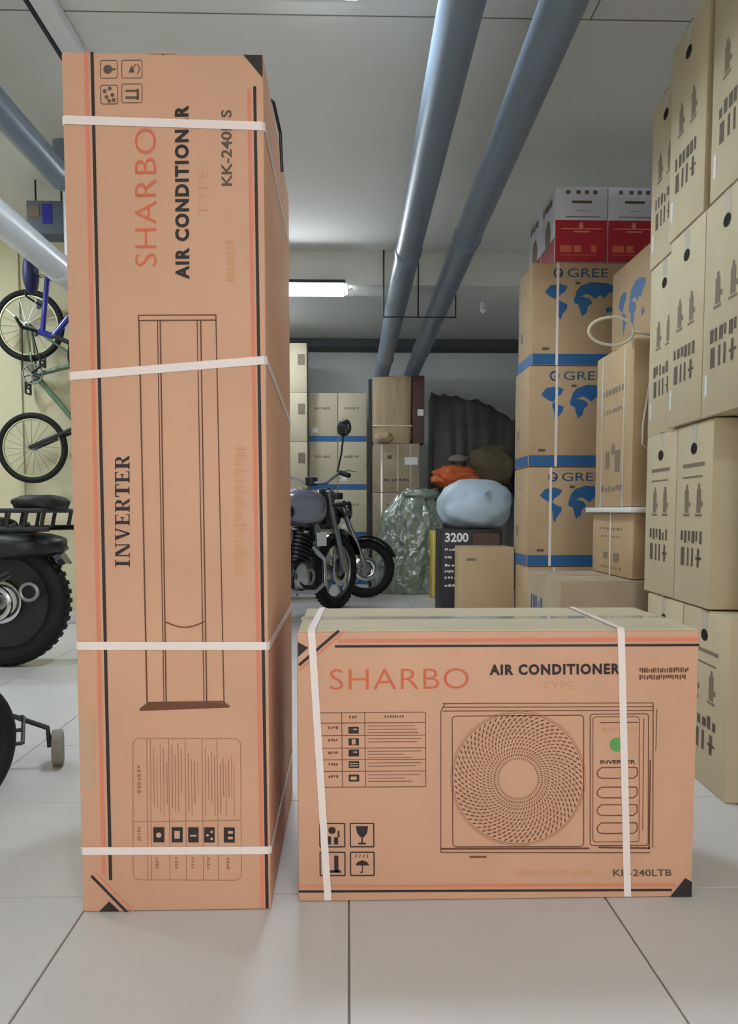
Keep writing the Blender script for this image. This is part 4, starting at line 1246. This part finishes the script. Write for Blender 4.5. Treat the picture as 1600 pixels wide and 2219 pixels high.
# local: +x runs back from the front hub, y sideways; the front wheel is steered to one side
R = 0.2
def kid_wheel(nm, x, steer=0.0):
    ty = MB().torus((0, 0, 0), R - 0.031, 0.031, 'y', 48, 12).build(nm, 'black_rubber', t, True)
    ty.location = (x, 0, R); ty.rotation_euler = (0, 0, steer)
    r = MB().torus((0, 0, 0), R - 0.066, 0.01, 'y', 40, 8, 1.6)
    for i in range(12):
        a = 2 * PI * i / 12
        r.tube([(0, 0, 0), ((R - 0.068) * math.cos(a), 0, (R - 0.068) * math.sin(a))], 0.004, 6)
    r.tube([(0, -0.05, 0), (0, 0.05, 0)], 0.02, 10)
    r.build('rim', 'alloy', ty, True)
kid_wheel('front_wheel', 0.0, math.radians(-48))
kid_wheel('rear_wheel', 0.47)
f = MB().tube([(0.06, 0, 0.48), (0.24, 0, 0.2), (0.47, 0.05, R)], 0.017, 8).tube([(0.24, 0, 0.2), (0.34, 0, 0.44)], 0.016, 8).tube([(0.24, 0, 0.2), (0.47, -0.05, R)], 0.014, 8).tube([(0.05, 0, 0.53), (0.065, 0, 0.43)], 0.02, 8)
f.build('frame', 'black_gloss', t, True)
f = MB()
ca, sa = math.cos(math.radians(-48)), math.sin(math.radians(-48))
for s_ in (-1, 1):
    f.tube([(0.06, 0, 0.44), (0.04 - sa * s_ * 0.05, ca * s_ * 0.05, 0.41), (-sa * s_ * 0.055, ca * s_ * 0.055, R)], 0.012, 8)
f.build('fork', 'black_plastic', t, True)
MB().tube([(0.08 + 0.14, -0.14, 0.66), (0.1, -0.06, 0.62), (0.055, 0, 0.54), (0.02, 0.06, 0.62), (-0.06, 0.14, 0.66)], 0.011, 8).build('handlebar', 'black_plastic', t, True)
MB().blob((0.36, 0, 0.48), (0.1, 0.06, 0.03), 0.05, 1, 1, 3, 2.2).build('saddle', 'seat_vinyl', t, True, angle=180)
MB().lathe((0.24, -0.045, 0.2), [(0.06, -0.012), (0.065, 0.0), (0.06, 0.012)], 'y', 24).build('chain_guard', 'alloy', t, True)
for s_, dx in ((-1, -0.06), (1, 0.10)):
    cr = MB().tube([(0.24, s_ * 0.02, 0.2), (0.24, s_ * 0.065, 0.2), (0.24 + dx * 0.9, s_ * 0.075, 0.2 + dx * 0.15)], 0.01, 8).build('crank', 'alloy', t, True)
    p = MB()
    ex, ez = 0.24 + dx * 0.9, 0.2 + dx * 0.15
    y0, y1 = s_ * 0.085, s_ * 0.17
    for x_, z_ in ((-0.04, -0.03), (0, 0), (0.04, 0.03)):
        p.tube([(ex + x_, y0, ez + z_), (ex + x_, y1, ez + z_)], 0.006, 8)
    for yy in (y0, y1):
        p.tube([(ex - 0.04, yy, ez - 0.03), (ex + 0.04, yy, ez + 0.03)], 0.006, 8)
    p.build('pedal', 'black_plastic', cr, True)
    st = MB().tube([(0.47, s_ * 0.05, R), (0.46, s_ * 0.1, R - 0.02), (0.42, s_ * 0.23, 0.13), (0.42, s_ * 0.235, 0.065)], 0.009, 8).build('stabiliser_arm', 'black_plastic', t, True)
    MB().lathe((0.42, s_ * 0.26, 0.06), [(0.045, -0.02), (0.06, -0.016), (0.06, 0.016), (0.045, 0.02)], 'y', 28).build('stabiliser_wheel', 'grey_plastic', st, True)
